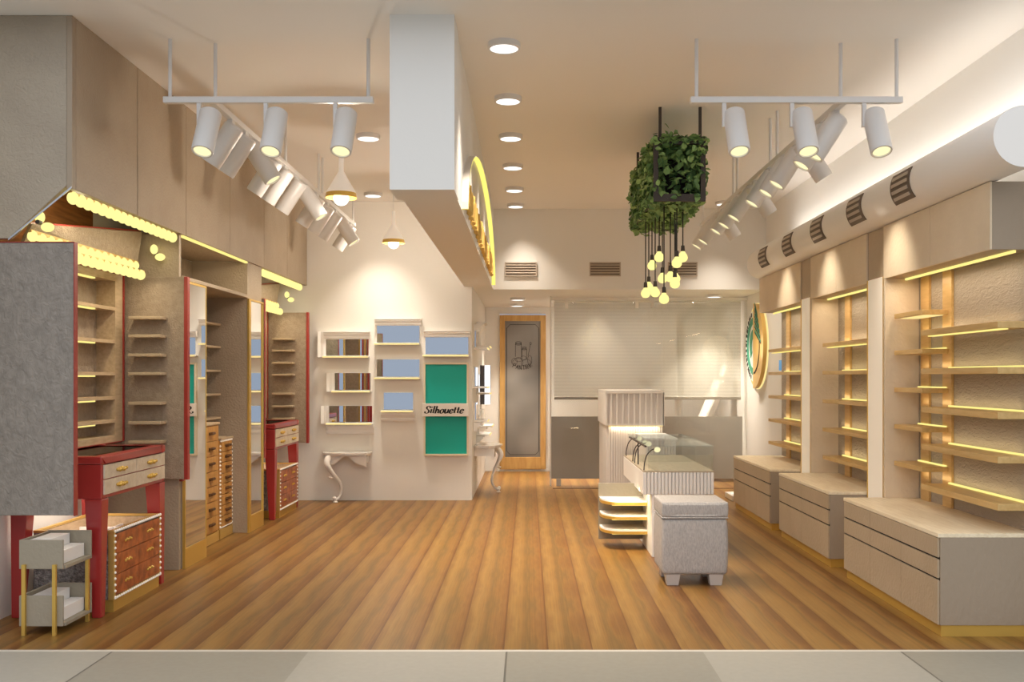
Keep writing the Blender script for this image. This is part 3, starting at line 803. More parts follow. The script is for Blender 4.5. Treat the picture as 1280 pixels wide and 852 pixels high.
# ------------------------------------------------------------------ display wall
YW = 10.70
def pw(px, py, Y=YW): return ((px-660)/F*Y, E-(py-471)/F*Y)
GR = 'small framed mirrors on the display wall'
def wall_mirror(px, cornice, bottom, lab, map3=None, grp=GR):
    """px = glass rectangle (x0,y0,x1,y1) in metres as (xa,za,xb,zb)"""
    xa, zb, xb, za = px
    f3 = map3 or (lambda a, d, z: (a, YW-d, z))
    def bx(mb, a0, a1, d0, d1, z0, z1):
        p = [f3(a, d, z) for a, d, z in ((a0, d0, z0), (a1, d0, z0), (a1, d1, z0), (a0, d1, z0), (a0, d0, z1), (a1, d0, z1), (a1, d1, z1), (a0, d1, z1))]
        mb.hexa(p)
    o = f3((xa+xb)/2, 0, za)
    t = thing('wall_mirror', lab, 'mirror', o, grp)
    g = MB(); bx(g, xa, xb, .012, .018, za, zb); build(g, 'glass', M['mirror'], t, label='mirror glass')
    b = MB(); bx(b, xa-.004, xb+.004, .0005, .011, za-.004, zb+.004); build(b, 'backing', M['white'], t)
    if cornice:
        prof = [(.001, .0), (.02, .0), (.03, .02), (.03, .04), (.055, .07), (.055, .085), (.07, .1), (.07, .115), (.001, .115)]
        k = cornice/.115
        cm = MB().prism([(d, zb+.002+h*k) for d, h in prof], lambda d, h, a: f3(a, d, h), xa-.02, xb+.02)
        build(cm, 'cornice', M['white'], t, label='moulded white cornice')
    if 'L' in bottom:
        prof = [(.001, 0), (.02, .0), (.03, .02), (.03, .045), (.05, .07), (.001, .07)]
        cm = MB().prism([(d, xa-.002-(h*1.2)) for d, h in prof], lambda d, a, z: f3(a, d, z), za-.02, zb+(cornice or 0))
        build(cm, 'side_moulding', M['white'], t)
    if 'M' in bottom:
        prof = [(.001, .0), (.02, .0), (.03, .02), (.03, .04), (.055, .075), (.055, .1), (.001, .1)]
        cm = MB().prism([(d, za-.03-.1+h) for d, h in prof], lambda d, h, a: f3(a, d, h), xa-.03, xb+.02)
        build(cm, 'base_moulding', M['white'], t)
    ld = MB(); bx(ld, xa-.025, xb+.01, .0005, .10, za-.026, za-.008)
    l_ = build(ld, 'ledge', M['white'], t, bevel=.002)
    e = MB(); bx(e, xa-.02, xb+.006, .1005, .106, za-.026, za-.010); build(e, 'led_strip', M['led_soft'], l_, label='lit front edge')
    return t
def rect(x0, y0, x1, y1):
    a = pw(x0, y0); b = pw(x1, y1); return (a[0], a[1], b[0], b[1])
wall_mirror(rect(408, 424, 461, 444), .085, 'L', 'top framed mirror in the left column on the display wall')
wall_mirror(rect(419, 466, 463.5, 487), 0, 'L', 'middle framed mirror in the left column on the display wall')
wall_mirror(rect(412, 507, 465.5, 527), 0, 'LM', 'bottom framed mirror of the left column, above the wall console')
wall_mirror(rect(471.5, 407, 524.5, 428), .075, '', 'top mirror of the middle column, highest on the display wall')
wall_mirror(rect(471.5, 449, 524.5, 470.5), 0, '', 'second mirror of the middle column on the display wall')
wall_mirror(rect(480, 490.5, 516.5, 511.5), 0, 'M', 'smallest mirror, bottom of the middle column on the display wall')
wall_mirror(rect(532, 421.5, 585.5, 442.5), .07, '', 'single corniced mirror above the green brand panel')

# green brand panel
xa, zt = pw(530, 453); xb, zb = pw(586, 569)
t = thing('brand_panel', 'tall green framed panel with white Silhouette band on the display wall', 'sign', ((xa+xb)/2, YW, zb))
box('panel', M['green'], t, xa+.02, xb-.02, YW-.03, YW-.001, zb+.02, zt-.02)
f_ = MB()
f_.box(xa, xa+.0195, YW-.05, YW-.001, zb, zt).box(xb-.0195, xb, YW-.05, YW-.001, zb, zt).box(xa+.02, xb-.02, YW-.05, YW-.001, zt-.0195, zt).box(xa+.02, xb-.02, YW-.05, YW-.001, zb, zb+.0195)
build(f_, 'frame', mat('panel_frame', (226, 212, 184), .4), t)
sa, sz1 = pw(528.6, 503.8); sb, sz0 = pw(586.6, 519.8)
bd = box('name_band', M['pvc'], t, sa, sb, YW-.09, YW-.052, sz0, sz1, .003, 'white band with black italic lettering')
G = {'S': ([(1.02, 1.25), (.95, 1.55), (.65, 1.7), (.3, 1.58), (.22, 1.25), (.45, .98), (.8, .75), (.92, .42), (.78, .1), (.45, 0), (.12, .12), (.05, .45)], 1.22),
     'i': ([(.02, .9), (.2, 1.0), (.2, .1), (.42, .15)], .56), 'l': ([(.02, 1.65), (.2, 1.7), (.2, .1), (.42, .15)], .54),
     'o': ([(.45, 1.0), (.12, .75), (.07, .45), (.2, .08), (.45, 0), (.78, .25), (.83, .55), (.7, .92), (.45, 1.0)], 1.0),
     'e': ([(.12, .48), (.5, .52), (.78, .68), (.68, .95), (.45, 1.0), (.2, .8), (.1, .4), (.25, .06), (.5, 0), (.8, .22)], .95)}
strokes = []
x_ = 0
def sh(pts): return [(p[0]+x_+p[1]*.28, p[1]) for p in pts]
for ch in 'Silhouette':
    if ch in G:
        pts, adv = G[ch]
        strokes.append(sh(catmull([(p[0], p[1], 0) for p in pts], 5) if ch in 'Soe' else pts))
        if ch == 'i': strokes.append(sh([(.2, 1.56), (.2, 1.34)]))
    elif ch == 'h':
        strokes.append(sh([(.02, 1.65), (.2, 1.7), (.2, 0)])); strokes.append(sh(catmull([(.2, .55, 0), (.5, .98, 0), (.75, .9, 0), (.8, .6, 0), (.8, .1, 0), (1.05, .15, 0)], 5))); adv = 1.16
    elif ch == 'u':
        strokes.append(sh(catmull([(.02, .9, 0), (.2, 1.0, 0), (.2, .3, 0), (.32, .02, 0), (.58, .1, 0), (.82, .45, 0)], 5))); strokes.append(sh([(.85, 1.0), (.85, .1), (1.05, .15)])); adv = 1.16
    elif ch == 't':
        strokes.append(sh([(.28, 1.45), (.28, .12), (.55, .15)])); strokes.append(sh([(.02, .98), (.6, .98)])); adv = .74
    x_ += adv
S_ = (sb-sa)*.86/(x_+.3)
tx0, tz0 = sa+(sb-sa)*.05, sz0+(sz1-sz0)*.5-.8*S_
lm = MB()
pen(lm, strokes, lambda u, v: (tx0+u*S_, YW-.0915, tz0+v*S_), .40, .13)
build(lm, 'lettering', M['black'], bd)

# console tables
def console(lab, f3, grp='white carved wall consoles', mirror_leg=False):
    t = thing('wall_console', lab, 'console table', f3(0, 0, 0), grp)
    def bx(mb, a0, a1, d0, d1, z0, z1):
        mb.hexa([f3(a, d, z) for a, d, z in ((a0, d0, z0), (a1, d0, z0), (a1, d1, z0), (a0, d1, z0), (a0, d0, z1), (a1, d0, z1), (a1, d1, z1), (a0, d1, z1))])
    W, D, H = .26, .22, .535
    def outl(s, off):
        P = []
        for a, d in ((-W, .0), (-W, D*.55), (-W*.86, D*.78), (-W*.5, D*.9), (0, D*1.0), (W*.5, D*.9), (W*.86, D*.78), (W, D*.55), (W, 0)):
            P.append((a*s, d*s+(off if d > 0 else .001)))
        return P
    tp = MB().prism(outl(1, .0), lambda a, d, z: f3(a, d, z), H-.018, H).prism(outl(.95, .0), lambda a, d, z: f3(a, d, z), H-.034, H-.018)
    build(tp, 'top', M['white_gloss'], t, bevel=.003)
    ap = MB()
    prof = []
    for k in range(25):
        a = -W*.86+2*W*.86*k/24
        q = abs(a)/(W*.86)
        prof.append((a, .445-.03*math.cos(q*math.pi*1.0)*-1 - .055*q**3 + .018*math.cos(q*math.pi*2)))
    poly = [(-W*.86, H-.034)] + prof + [(W*.86, H-.034)]
    ap.prism(poly, lambda a, z, d: f3(a, d, z), D*.62, D*.72)
    bx(ap, -W*.86, -W*.8, .001, D*.62, .42, H-.034); bx(ap, W*.8, W*.86, .001, D*.62, .42, H-.034)
    build(ap, 'apron', M['white_gloss'], t, smooth=True)
    lp = [(-W*.62, D*.62, .50), (-W*.74, D*.8, .46), (-W*.72, D*.92, .40), (-W*.52, D*.8, .31), (-W*.27, D*.66, .22), (-W*.2, D*.6, .13), (-W*.28, D*.72, .05), (-W*.42, D*.86, .028)]
    rr = [.03, .036, .032, .022, .018, .016, .014, .02]
    c1 = catmull([(*p,) for p in lp], 5); c2 = catmull([(r, 0, 0) for r in rr], 5)
    lg = MB().tube([f3(p.x, p.y, p.z) for p in c1], [q.x for q in c2], 12)
    ft = f3(-W*.40, D*.84, .0)
    lg.lathe([(.0, 0), (.028, 0), (.03, .006), (.016, .014), (.016, .022), (.0, .026)], ft, 16)
    lg.ball(f3(-W*.62, D*.86, .27), .018, (1.4, 1, .7)); lg.ball(f3(-W*.44, D*.86, .045), .022)
    build(lg, 'leg', M['white_gloss'], t, smooth=True, angle=60)
    return t
cx0 = pw(435.5, 0)[0]
console('white carved half console on one cabriole leg against the display wall', lambda a, d, z: (cx0+a, YW-d, z))

# the return wall of the display block, facing the room
XW = -.614
YC = 11.35
console('white carved console on a cabriole leg beside the pantry passage', lambda a, d, z: (XW+d*1.45, YC-a*1.05, z*1.07))
rm3 = lambda a, d, z: (XW+d*1.55, a, z)
GRP2 = 'mirrors on the passage wall'
for (ya, yb, zlo, zhi, cor, bot, lab) in (
        (10.95, 11.42, 1.69, 1.87, .07, '', 'top mirror with cornice at the near end of the passage wall'),
        (10.95, 11.42, 1.25, 1.46, 0, '', 'second mirror down at the near end of the passage wall'),
        (11.0, 11.36, .87, 1.06, 0, 'M', 'bottom mirror at the near end of the passage wall'),
        (11.6, 12.1, 1.73, 1.93, .07, '', 'top corniced mirror in the middle of the passage wall'),
        (11.6, 12.1, 1.17, 1.38, 0, '', 'second mirror down in the middle of the passage wall'),
        (11.6, 12.05, .68, .88, 0, 'M', 'lowest mirror in the middle of the passage wall'),
        (12.4, 12.9, .74, .93, 0, 'M', 'low mirror at the far end of the passage wall near the pantry door')):
    wall_mirror((ya, zhi, yb, zlo), cor, bot, lab, rm3, GRP2)
t = thing('light_panel', 'slim dark wall screen with bright white edge beside the pantry passage', 'wall light', (XW, 12.6, 1.35))
box('housing', M['dark_metal'], t, XW, XW+.12, 12.5, 12.9, 1.0, 1.5)
box('lit_face', M['white_glow'], t, XW+.06, XW+.13, 12.46, 12.499, 1.0, 1.5, label='bright white glowing edge')

# ------------------------------------------------------------------ planter and hanging bulbs
PX0, PX1, PY0, PY1, PZ0, PZ1 = .91, 1.245, 6.95, 8.35, 2.625, 3.03
t = thing('hanging_planter', 'dark metal frame planter thick with green ivy hung from the ceiling', 'planter', ((PX0+PX1)/2, 7.65, PZ0))
fm = MB(); b_ = .017
for y in (PY0, PY1):
    fm.box(PX0-b_, PX1+b_, y-b_, y+b_, PZ0-b_*1.5, PZ0+b_*1.5).box(PX0-b_, PX1+b_, y-b_, y+b_, PZ1-b_*1.5, PZ1+b_*1.5)
    fm.box(PX0-b_, PX0+b_, y-b_, y+b_, PZ0+b_*1.5, PZ1-b_*1.5).box(PX1-b_, PX1+b_, y-b_, y+b_, PZ0+b_*1.5, PZ1-b_*1.5)
for x in (PX0, PX1):
    for z in (PZ0, PZ1): fm.box(x-b_, x+b_, PY0+b_, PY1-b_, z-b_, z+b_)
build(fm, 'frame', M['dark_metal'], t)
for x in (PX0+.03, PX1-.02):
    for y in (PY0, PY1):
        build(MB().box(x-.01, x+.01, y-.01, y+.01, PZ1+.02, C), 'rod', M['dark_metal'], t)
lf = MB(); rnd = random.Random(11)
def leaf(p, n, s):
    n = n.normalized(); u = n.orthogonal().normalized(); u.rotate(Matrix.Rotation(rnd.uniform(0, 6.28), 3, n)); v = n.cross(u)
    pts = [p-u*s*.5, p-u*s*.18+v*s*.36+n*s*.08, p+u*s*.18+v*s*.30+n*s*.05, p+u*s*.6-n*s*.12, p+u*s*.18-v*s*.30+n*s*.05, p-u*s*.18-v*s*.36+n*s*.08]
    vs = [lf.bm.verts.new(q) for q in pts]
    c_ = lf.bm.verts.new(p+n*s*-.02)
    for k in range(6): lf.bm.faces.new((vs[k], vs[(k+1) % 6], c_))
for k in range(6800):
    f = rnd.choices('LRTBFK', (28, 22, 18, 18, 9, 6))[0]
    x = rnd.uniform(PX0-.02, PX1+.02); y = rnd.uniform(PY0+.0, PY1+.03); z = rnd.uniform(PZ0-.01, PZ1+.02)
    j = abs(rnd.gauss(0, .028))
    if f == 'L': p = Vector((PX0-j+.02, y, z)); n = Vector((-1, 0, .3))
    elif f == 'R': p = Vector((PX1+j-.02, y, z)); n = Vector((1, 0, .3))
    elif f == 'T': p = Vector((x, y if rnd.random() > .12 else PY0+rnd.uniform(-.04, .03), PZ1+j*1.0-.01)); n = Vector((0, 0, 1))
    elif f == 'B': p = Vector((x, y, PZ0-j+.015)); n = Vector((0, -.3, -1))
    elif f == 'K': p = Vector((x, PY1+j-.02, z)); n = Vector((0, 1, .2))
    else:
        e_ = rnd.choice('lrtm')
        if e_ == 'l': x = PX0+abs(rnd.gauss(0, .05))
        elif e_ == 'r': x = PX1-abs(rnd.gauss(0, .05))
        elif e_ == 't': z = PZ1-abs(rnd.gauss(0, .06))
        p = Vector((x, PY0+(rnd.choice((-.03, .04, .1, .2)) if rnd.random() < .55 else rnd.uniform(.03, .25)), z)); n = Vector((0, -.8, .7))
    n = n + Vector((rnd.gauss(0, .5), rnd.gauss(0, .5), rnd.gauss(0, .5)))
    leaf(p, n, rnd.uniform(.038, .068))
build(lf, 'foliage', M['leaf'], t)
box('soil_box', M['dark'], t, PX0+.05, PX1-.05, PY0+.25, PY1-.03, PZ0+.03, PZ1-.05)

BL = [(824, 321, 7.5), (853.5, 321, 7.3), (846, 328, 7.1), (815, 331.5, 7.9), (828, 347.6, 7.7), (838, 346, 7.4), (844.6, 347.6, 7.8), (843.6, 353.6, 7.15), (811, 358.5, 8.0), (807, 366, 7.75), (819, 365, 7.6), (830, 373, 7.2)]
order = sorted(range(12), key=lambda i: BL[i][0]); nm12 = ['leftmost'] + [on[i]+' from left' for i in range(1, 11)] + ['rightmost']
for i, (px, py, Y) in enumerate(BL):
    x = (px-660)/F*Y; z = E-(py-471)/F*Y
    rk = order.index(i)
    hgt = 'hung high' if py < 335 else ('hung midway' if py < 356 else 'hung low')
    t = thing('hanging_bulb', f'glowing bulb {hgt}, {nm12[rk]} in the cluster under the ivy planter', 'pendant lamp', (x, Y, z), 'bulbs hanging under the ivy planter')
    build(MB().tube([(x, Y, z+.075), (x, Y, PZ0+.03)], .0045, 6), 'cord', M['cord'], t)
    build(MB().lathe([(.013, .085), (.016, .045), (.012, .035)], (x, Y, z), 12), 'socket', M['dark_metal'], t, smooth=True)
    build(MB().lathe([(.0, .05), (.012, .047), (.018, .034), (.033, .014), (.038, -.004), (.034, -.022), (.02, -.036), (0, -.04)], (x, Y, z), 16), 'bulb', M['bulb'], t, smooth=True)

# ------------------------------------------------------------------ duct
DX, DZ, DR = 2.41, 2.52, .15
t = thing('air_duct', 'long round white air duct above the right cabinets', 'duct', (DX, 7.5, DZ-DR))
pts = [(DX, 4.74, DZ), (DX, 5.0, DZ)] + [(DX, y, DZ) for y in (6, 7, 8, 9, 10.0)] + [(DX+.20*(1-math.cos(a)), 10.0+.35*math.sin(a), DZ) for a in [R(q) for q in (15, 30, 45, 60, 75, 90)]] + [(2.718, 10.35, DZ)]
build(MB().tube(pts, DR, 40), 'pipe', M['duct'], t, smooth=True, angle=50)
for i, y in enumerate((5.93, 6.77, 7.66, 8.53, 9.42)):
    g = MB(); s_ = MB()
    a0, a1 = R(150), R(222)
    def rp(a, r, yy): return (DX+r*math.cos(a), yy, DZ+r*math.sin(a))
    n = 10
    for k in range(n):
        aa, ab = a0+(a1-a0)*k/n, a0+(a1-a0)*(k+1)/n
        g.hexa([rp(aa, DR+.001, y-.15), rp(aa, DR+.006, y-.15), rp(ab, DR+.006, y-.15), rp(ab, DR+.001, y-.15), rp(aa, DR+.001, y+.15), rp(aa, DR+.006, y+.15), rp(ab, DR+.006, y+.15), rp(ab, DR+.001, y+.15)])
    v_ = build(g, 'vent', M['vent_dark'], t, label='dark grille vent')
    for k in range(4):
        am = a0+(a1-a0)*(.18+.21*k); da = R(3.6)
        s_.hexa([rp(am-da, DR+.0062, y-.12), rp(am-da, DR+.011, y-.12), rp(am+da, DR+.011, y-.12), rp(am+da, DR+.0062, y-.12), rp(am-da, DR+.0062, y+.12), rp(am-da, DR+.011, y+.12), rp(am+da, DR+.011, y+.12), rp(am+da, DR+.0062, y+.12)])
    build(s_, 'slats', M['vent'], v_)

# ------------------------------------------------------------------ right side cabinets
BX = 2.13
def base_cabinet(lab, y0, y1, ncol):
    t = thing('drawer_cabinet', lab, 'drawer cabinet', (2.42, (y0+y1)/2, 0), 'low drawer cabinets on the right')
    xb = XR-.005
    box('carcass', M['side'], t, BX+.012, xb, y0, y1, .06, .515, .002)
    box('plinth', M['gold'], t, BX+.02, xb, y0+.01, y1-.01, 0, .0595)
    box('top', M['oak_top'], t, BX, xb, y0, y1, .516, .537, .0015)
    build(MB().box(BX+.0116, BX+.0119, y0+.003, y1-.003, .29, .31).box(BX+.0116, BX+.0119, y0+.003, y1-.003, .398, .415), 'gap_shade', M['dark'], t, label='dark strip standing for shade between the drawer rows')  # dark strips put in as the shade between drawer rows
    w_ = (y1-y0-.012)/ncol
    for k in range(ncol):
        ya = y0+.006+k*w_
        for za, zb in ((.062, .293), (.304, .401), (.412, .513)):
            box('drawer' if za > .2 else 'door', M['laminate'], t, BX+.001, BX+.0115, ya+.0015, ya+w_-.0015, za, zb, .001)
def upper_cabinet(lab, y0, y1):
    t = thing('wall_cabinet', lab, 'wall cabinet', (2.55, (y0+y1)/2, 2.01), 'wall cabinets on the right')
    box('carcass', M['side'], t, 2.412, XR-.005, y0, y1, 2.012, 2.366, .002)
    ym = (y0+y1)/2
    for ya, yb in ((y0, ym-.002), (ym+.002, y1)):
        box('door', M['laminate_lit'], t, 2.40, 2.4115, ya, yb, 2.012, 2.366, .0015)
def bay(lab, y0, y1, short, side):
    t = thing('display_shelving', lab, 'display shelves', (2.6, (y0+y1)/2, .54), 'lit display shelving on the right')
    xb = 2.63
    box('back_panel', M['leather_cream'], t, xb, XR-.005, y0+.0, y1-.0, .538, 2.011)
    if side: box('side_panel', M['laminate_lit'], t, 2.40, xb-.001, y1-.03, y1, .538, 2.011, .002)
    for yc in ((y1-.16, y1-.50) if short else (y1-.30,)):
        box('upright', M['shelf_gold'], t, xb-.016, xb-.001, yc-.065, yc+.065, .538, 2.011)
    led = MB().box(2.53, 2.545, y0+.02, y1-.04, 1.998, 2.0115)
    build(led, 'top_led', M['led'], t)
    xs = 2.45
    zl = [1.64, 1.402, 1.166, .936, .69] if short else [1.63, 1.40, 1.165, .93, .70]
    if short:
        for z in (1.77, 1.526, 1.28, 1.036, .79):
            s = box('short_shelf', M['shelf_gold'], t, xs, xb-.017, y1-.52, y1-.06, z-.03, z, .002)
            if z > 1.6: build(MB().box(xs+.03, xb-.03, y1-.48, y1-.10, z-.034, z-.0305), 'led_strip', M['led_soft'], s)
            else: build(MB().box(xb-.032, xb-.017, y1-.50, y1-.08, z+.0005, z+.009), 'led_strip', M['led'], s)
        ya, yb = y0+.0, y1-.51
        ya2 = ya
    else:
        ya, yb = y0+.05, y1-.17
    for z in zl:
        if short: s = box('long_shelf', M['shelf_gold'], t, xs-.01, xb-.017, ya, yb-.02, z-.035, z, .002)
        else: s = box('long_shelf', M['shelf_gold'], t, xs, xb-.017, ya, yb, z-.03, z, .002)
        if z > 1.5: build(MB().box(xs+.02, xs+.06, ya+.03, yb-.05, z-.041, z-.0355), 'led_strip', M['led'], s)
        else: build(MB().box(xb-.034, xb-.0175, ya+.03, yb-.05, z+.0005, z+.010), 'led_strip', M['led'], s)
    ym = (y0+y1)/2
    lamp('bay_lamp', 'AREA', (2.50, ym, 1.985), (0, 0, -1), 2.0, (1, .84, .62), .04, y1-y0-.2)
    for z in zl:
        lamp('shelf_lamp', 'AREA', (2.585, ym, z+.022), (.9, 0, .5), .2, (1, .78, .46), .03, y1-y0-.25)
bays = [(5.07, 6.59, 3, 'nearest', True, True), (6.92, 8.29, 2, 'middle', False, True), (8.60, 10.12, 3, 'farthest', False, False)]
for y0, y1, n, nm_, short, side in bays:
    base_cabinet(f'{nm_} low tan drawer cabinet on brass plinth along the right wall', y0, y1, n)
    upper_cabinet(f'{nm_} tan wall cabinet under the round air duct', y0, y1)
    bay(f'{nm_} bay of brass lit shelves between its drawer cabinet and wall cabinet', y0, y1, short, side)
for y0, y1, nm_ in ((6.595, 6.915, 'between the nearest and middle right cabinets'), (8.295, 8.595, 'between the middle and farthest right cabinets')):
    t = thing('divider_panel', f'narrow white upright panel with brass edges {nm_}', 'panel', (2.5, (y0+y1)/2, 0), 'white upright panels')
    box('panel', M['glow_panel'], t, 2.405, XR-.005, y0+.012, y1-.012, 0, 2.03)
    box('edge', M['gold'], t, 2.40, 2.42, y0, y0+.0115, 0, 2.03, label='brass edge')
    box('edge', M['gold'], t, 2.40, 2.42, y1-.0115, y1, 0, 2.03, label='brass edge')
    box('header', M['laminate'], t, 2.412, XR-.005, y0+.001, y1-.001, 2.031, 2.366)

# round logo sign on the right wall beyond the cabinets
SY, SZ = 11.52, 1.715
t = thing('round_sign', 'round backlit logo sign in gold, green and white on the right wall', 'sign', (XR, SY, SZ))
def disc(mb, r0, r1, a0, a1, xa, xb, n=36):
    for k in range(n):
        p, q = a0+(a1-a0)*k/n, a0+(a1-a0)*(k+1)/n
        pts = []
        for X in (xa, xb):
            pts += [(X, SY+r0*math.cos(p), SZ+r0*math.sin(p)), (X, SY+r1*math.cos(p), SZ+r1*math.sin(p)), (X, SY+r1*math.cos(q), SZ+r1*math.sin(q)), (X, SY+r0*math.cos(q), SZ+r0*math.sin(q))]
        mb.hexa(pts)
H = math.pi/2
g = MB(); disc(g, .001, .50, H, 3*H, 2.655, 2.70); build(g, 'gold_half', M['sign_gold'], t)   # nearer half
g = MB(); disc(g, .001, .42, -H, H, 2.665, 2.70); build(g, 'white_half', M['sign_white'], t)
g = MB(); disc(g, .26, .34, -H, H, 2.66, 2.6645); disc(g, .10, .2, -H*.5, H, 2.66, 2.6645); build(g, 'green_ring', M['sign_green'], t)
g = MB()
for k in range(17):
    a = -H*.8+k*(H*1.6)/16
    disc(g, .36, .405, a, a+.05+.03*(k % 3), 2.66, 2.6645, 2)
disc(g, .315, .335, H*1.9, 3*H*.97, 2.65, 2.6545)
build(g, 'black_marks', M['black'], t)
g = MB(); g2_ = MB()
for k in range(6):
    for q, (mbx, o_) in enumerate(((g, 0), (g2_, .022))):
        za = SZ+.05+k*.062+o_
        ya = SY-.10; yb = SY-.40+k*.035
        mbx.hexa([(2.650, ya, za+.1), (2.650, yb, za-.04), (2.650, yb, za-.02), (2.650, ya, za+.12), (2.6545, ya, za+.1), (2.6545, yb, za-.04), (2.6545, yb, za-.02), (2.6545, ya, za+.12)])
build(g, 'dark_stripes', M['black'], t); build(g2_, 'green_stripes', M['sign_green'], t)
g = MB(); disc(g, .001, .507, 0, 4*H, 2.702, 2.719); build(g, 'backlight', M['led_soft'], t)
lamp('sign_lamp', 'POINT', (2.5, 11.3, 1.7), (0, 0, -1), 2.0, (1, .8, .45), .2)
# leaflet
t = tag(build(MB().box(2.70, 2.718, 10.36, 10.5, 1.33, 1.54), 'leaflet', M['paper']), 'small white and blue leaflet on the right wall beyond the farthest shelves', 'leaflet')
build(MB().box(2.697, 2.6995, 10.37, 10.49, 1.42, 1.53), 'picture', M['blue'], t, label='blue printed picture')
o = box('floor_block', M['white'], None, 2.22, 2.36, 10.6, 11.0, 0.001, .06, .004)
tag(o, 'low white block on the floor beyond the farthest drawer cabinet', 'block')

# ------------------------------------------------------------------ glass partition and exam room
GY = 12.1
t = bpy.data.objects.new('wall_glass', None); col.objects.link(t); t.location = (1.5, GY, 0); t['kind'] = 'structure'
box('glass', M['glass'], t, .29, XR-.001, GY, GY+.012, .09, 2.30)
box('frosted_film', M['frost'], t, .285, 2.66, GY+.013, GY+.02, .09, .86, label='grey frosted lower band')
fm = MB().box(.27, .289, GY-.01, GY+.03, 0, 2.349).box(.289, XR-.001, GY-.012, GY+.03, 2.30, 2.33)
build(fm, 'frame', M['paint'], t)
box('floor_strip', mat('strip_dark', (96, 66, 40), .5), t, .30, 2.66, GY-.30, GY-.22, .0005, .004, label='thin dark strip on the floor')  # thin dark strip lying on the floor ahead of the glass
for x in (.475, 1.35, 1.545):
    box('clamp', M['paint'], t, x-.02, x+.02, GY-.016, GY-.001, 2.20, 2.299)
box('foot', M['fabric_leg'], t, .35, .41, GY-.02, GY+.03, .0005, .089)
t = thing('roller_blind', 'wide translucent white slatted blind behind the glass partition', 'blind', (1.5, 12.3, 1.1))
box('curtain', M['blind'], t, .33, 2.68, 12.298, 12.302, 1.10, 2.29)
box('head_rail', M['white'], t, .33, 2.68, 12.28, 12.32, 2.291, 2.33)
box('bottom_rail', mat('blind_rail', (170, 160, 148), .4), t, .33, 2.68, 12.28, 12.32, 1.065, 1.10, .003)
# exam chair
t = thing('exam_chair', 'white reclining examination chair behind the glass partition', 'chair', (2.2, 12.8, 0))
def slab(mb, p0, p1, hw, th):
    p0 = Vector(p0); p1 = Vector(p1); dx = (p1-p0).normalized(); n = Vector((dx.z, 0, -dx.x))*th/2; y = Vector((0, hw, 0))
    mb.hexa([p0-n-y, p0+n-y, p0+n+y, p0-n+y, p1-n-y, p1+n-y, p1+n+y, p1-n+y])
b = MB(); slab(b, (2.28, 12.8, .72), (2.53, 12.8, 1.30), .25, .10); build(b, 'backrest', M['cabinet_uphol'], t, bevel=.03)
b = MB(); slab(b, (1.85, 12.8, .75), (2.30, 12.8, .72), .25, .11); build(b, 'seat', M['cabinet_uphol'], t, bevel=.03)
b = MB(); slab(b, (1.68, 12.8, .42), (1.85, 12.8, .74), .2, .07); build(b, 'footrest', M['cabinet_uphol'], t, bevel=.02)
b = MB(); slab(b, (2.55, 12.8, 1.34), (2.62, 12.8, 1.50), .13, .08); build(b, 'headrest', M['cabinet_uphol'], t, bevel=.02)
build(MB().lathe([(.28, 0), (.28, .04), (.09, .08), (.09, .66)], (2.08, 12.8, 0), 24), 'base', M['white'], t, smooth=True)
t = thing('exam_unit', 'pale examination stand with curved overhead lamp arm behind the blind', 'exam stand', (2.1, 13.5, 0))
build(MB().tube([(2.08, 13.5, 0.0), (2.08, 13.5, 1.05)], .05, 14), 'column', M['white'], t, smooth=True)
build(MB().box(1.93, 2.2, 13.05, 13.5, 1.051, 1.09), 'tray', M['white'], t, bevel=.004)
arm = catmull([(2.12, 13.5, 1.091), (2.11, 13.5, 1.6), (2.11, 13.5, 2.05), (2.15, 13.5, 2.22), (2.42, 13.5, 2.29)], 6)
build(MB().tube(arm, [.045+.03*k/len(arm) for k in range(len(arm))], 10), 'lamp_arm', mat('arm_grey', (84, 76, 66), .4), t, smooth=True)
t = thing('instrument_stand', 'small grey instrument stand seen above the reception counter', 'instrument', (1.62, 13.3, 0))
build(MB().tube([(1.64, 13.3, 0), (1.64, 13.3, 1.2)], .02, 10).tube([(1.64, 13.3, 1.2), (1.68, 13.3, 1.32), (1.68, 13.3, 1.62)], .012, 8), 'pole', mat('inst_grey', (170, 160, 150), .4), t, smooth=True)
box('head', M['stone_grey'], t, 1.51, 1.63, 13.23, 13.37, 1.24, 1.33, .01)
lamp('exam_fill', 'AREA', (1.5, 13.1, 2.33), (0, 0, -1), 10, (1, .90, .80), 1.8, .6)  # unseen fill light brightening the exam room behind the blind
lamp('wall_fill', 'AREA', (2.5, 7.4, 2.69), (.75, 0, .45), 11, (1, .93, .86), .06, 5.0)  # added strip light above the duct, brightens the right wall; no fixture
for x in (.6, 1.4, 2.2): lamp('blind_fill', 'SPOT', (x, 11.22, 2.34), (0, .75, -1.0), 2.6, (1, .90, .78), .005, spot=110, blend=.9)  # added hidden spots aimed at the blind to brighten it

# ------------------------------------------------------------------ reception island
def flutes(mb, x0, x1, y, z0, z1, n, axis='x'):
    w_ = (x1-x0)/n
    for k in range(n):
        a = x0+k*w_
        if axis == 'x': mb.box(a+w_*.12, a+w_*.88, y-.014, y, z0, z1)
        else: mb.box(y-.014, y, a+w_*.12, a+w_*.88, z0, z1)
t = thing('reception_tower', 'tall white fluted reception counter with overhanging slatted head', 'counter', (1.1, 10.5, 0))
TX0, TX1, TY0, TY1 = .795, 1.40, 10.0, 11.1
box('column', M['flute_in'], t, TX0+.03, TX1-.01, TY0+.075, TY1, 0, .85)
f = MB(); flutes(f, TX0+.03, TX1-.01, TY0+.0745, 0, .849, 22); flutes(f, TY0+.08, TY1, TX0+.0295, 0, .849, 20, 'y'); build(f, 'column_flutes', M['flute'], t)
h = MB().box(TX0+.02, TX1-.02, TY0+.03, TY1, .852, 1.18)
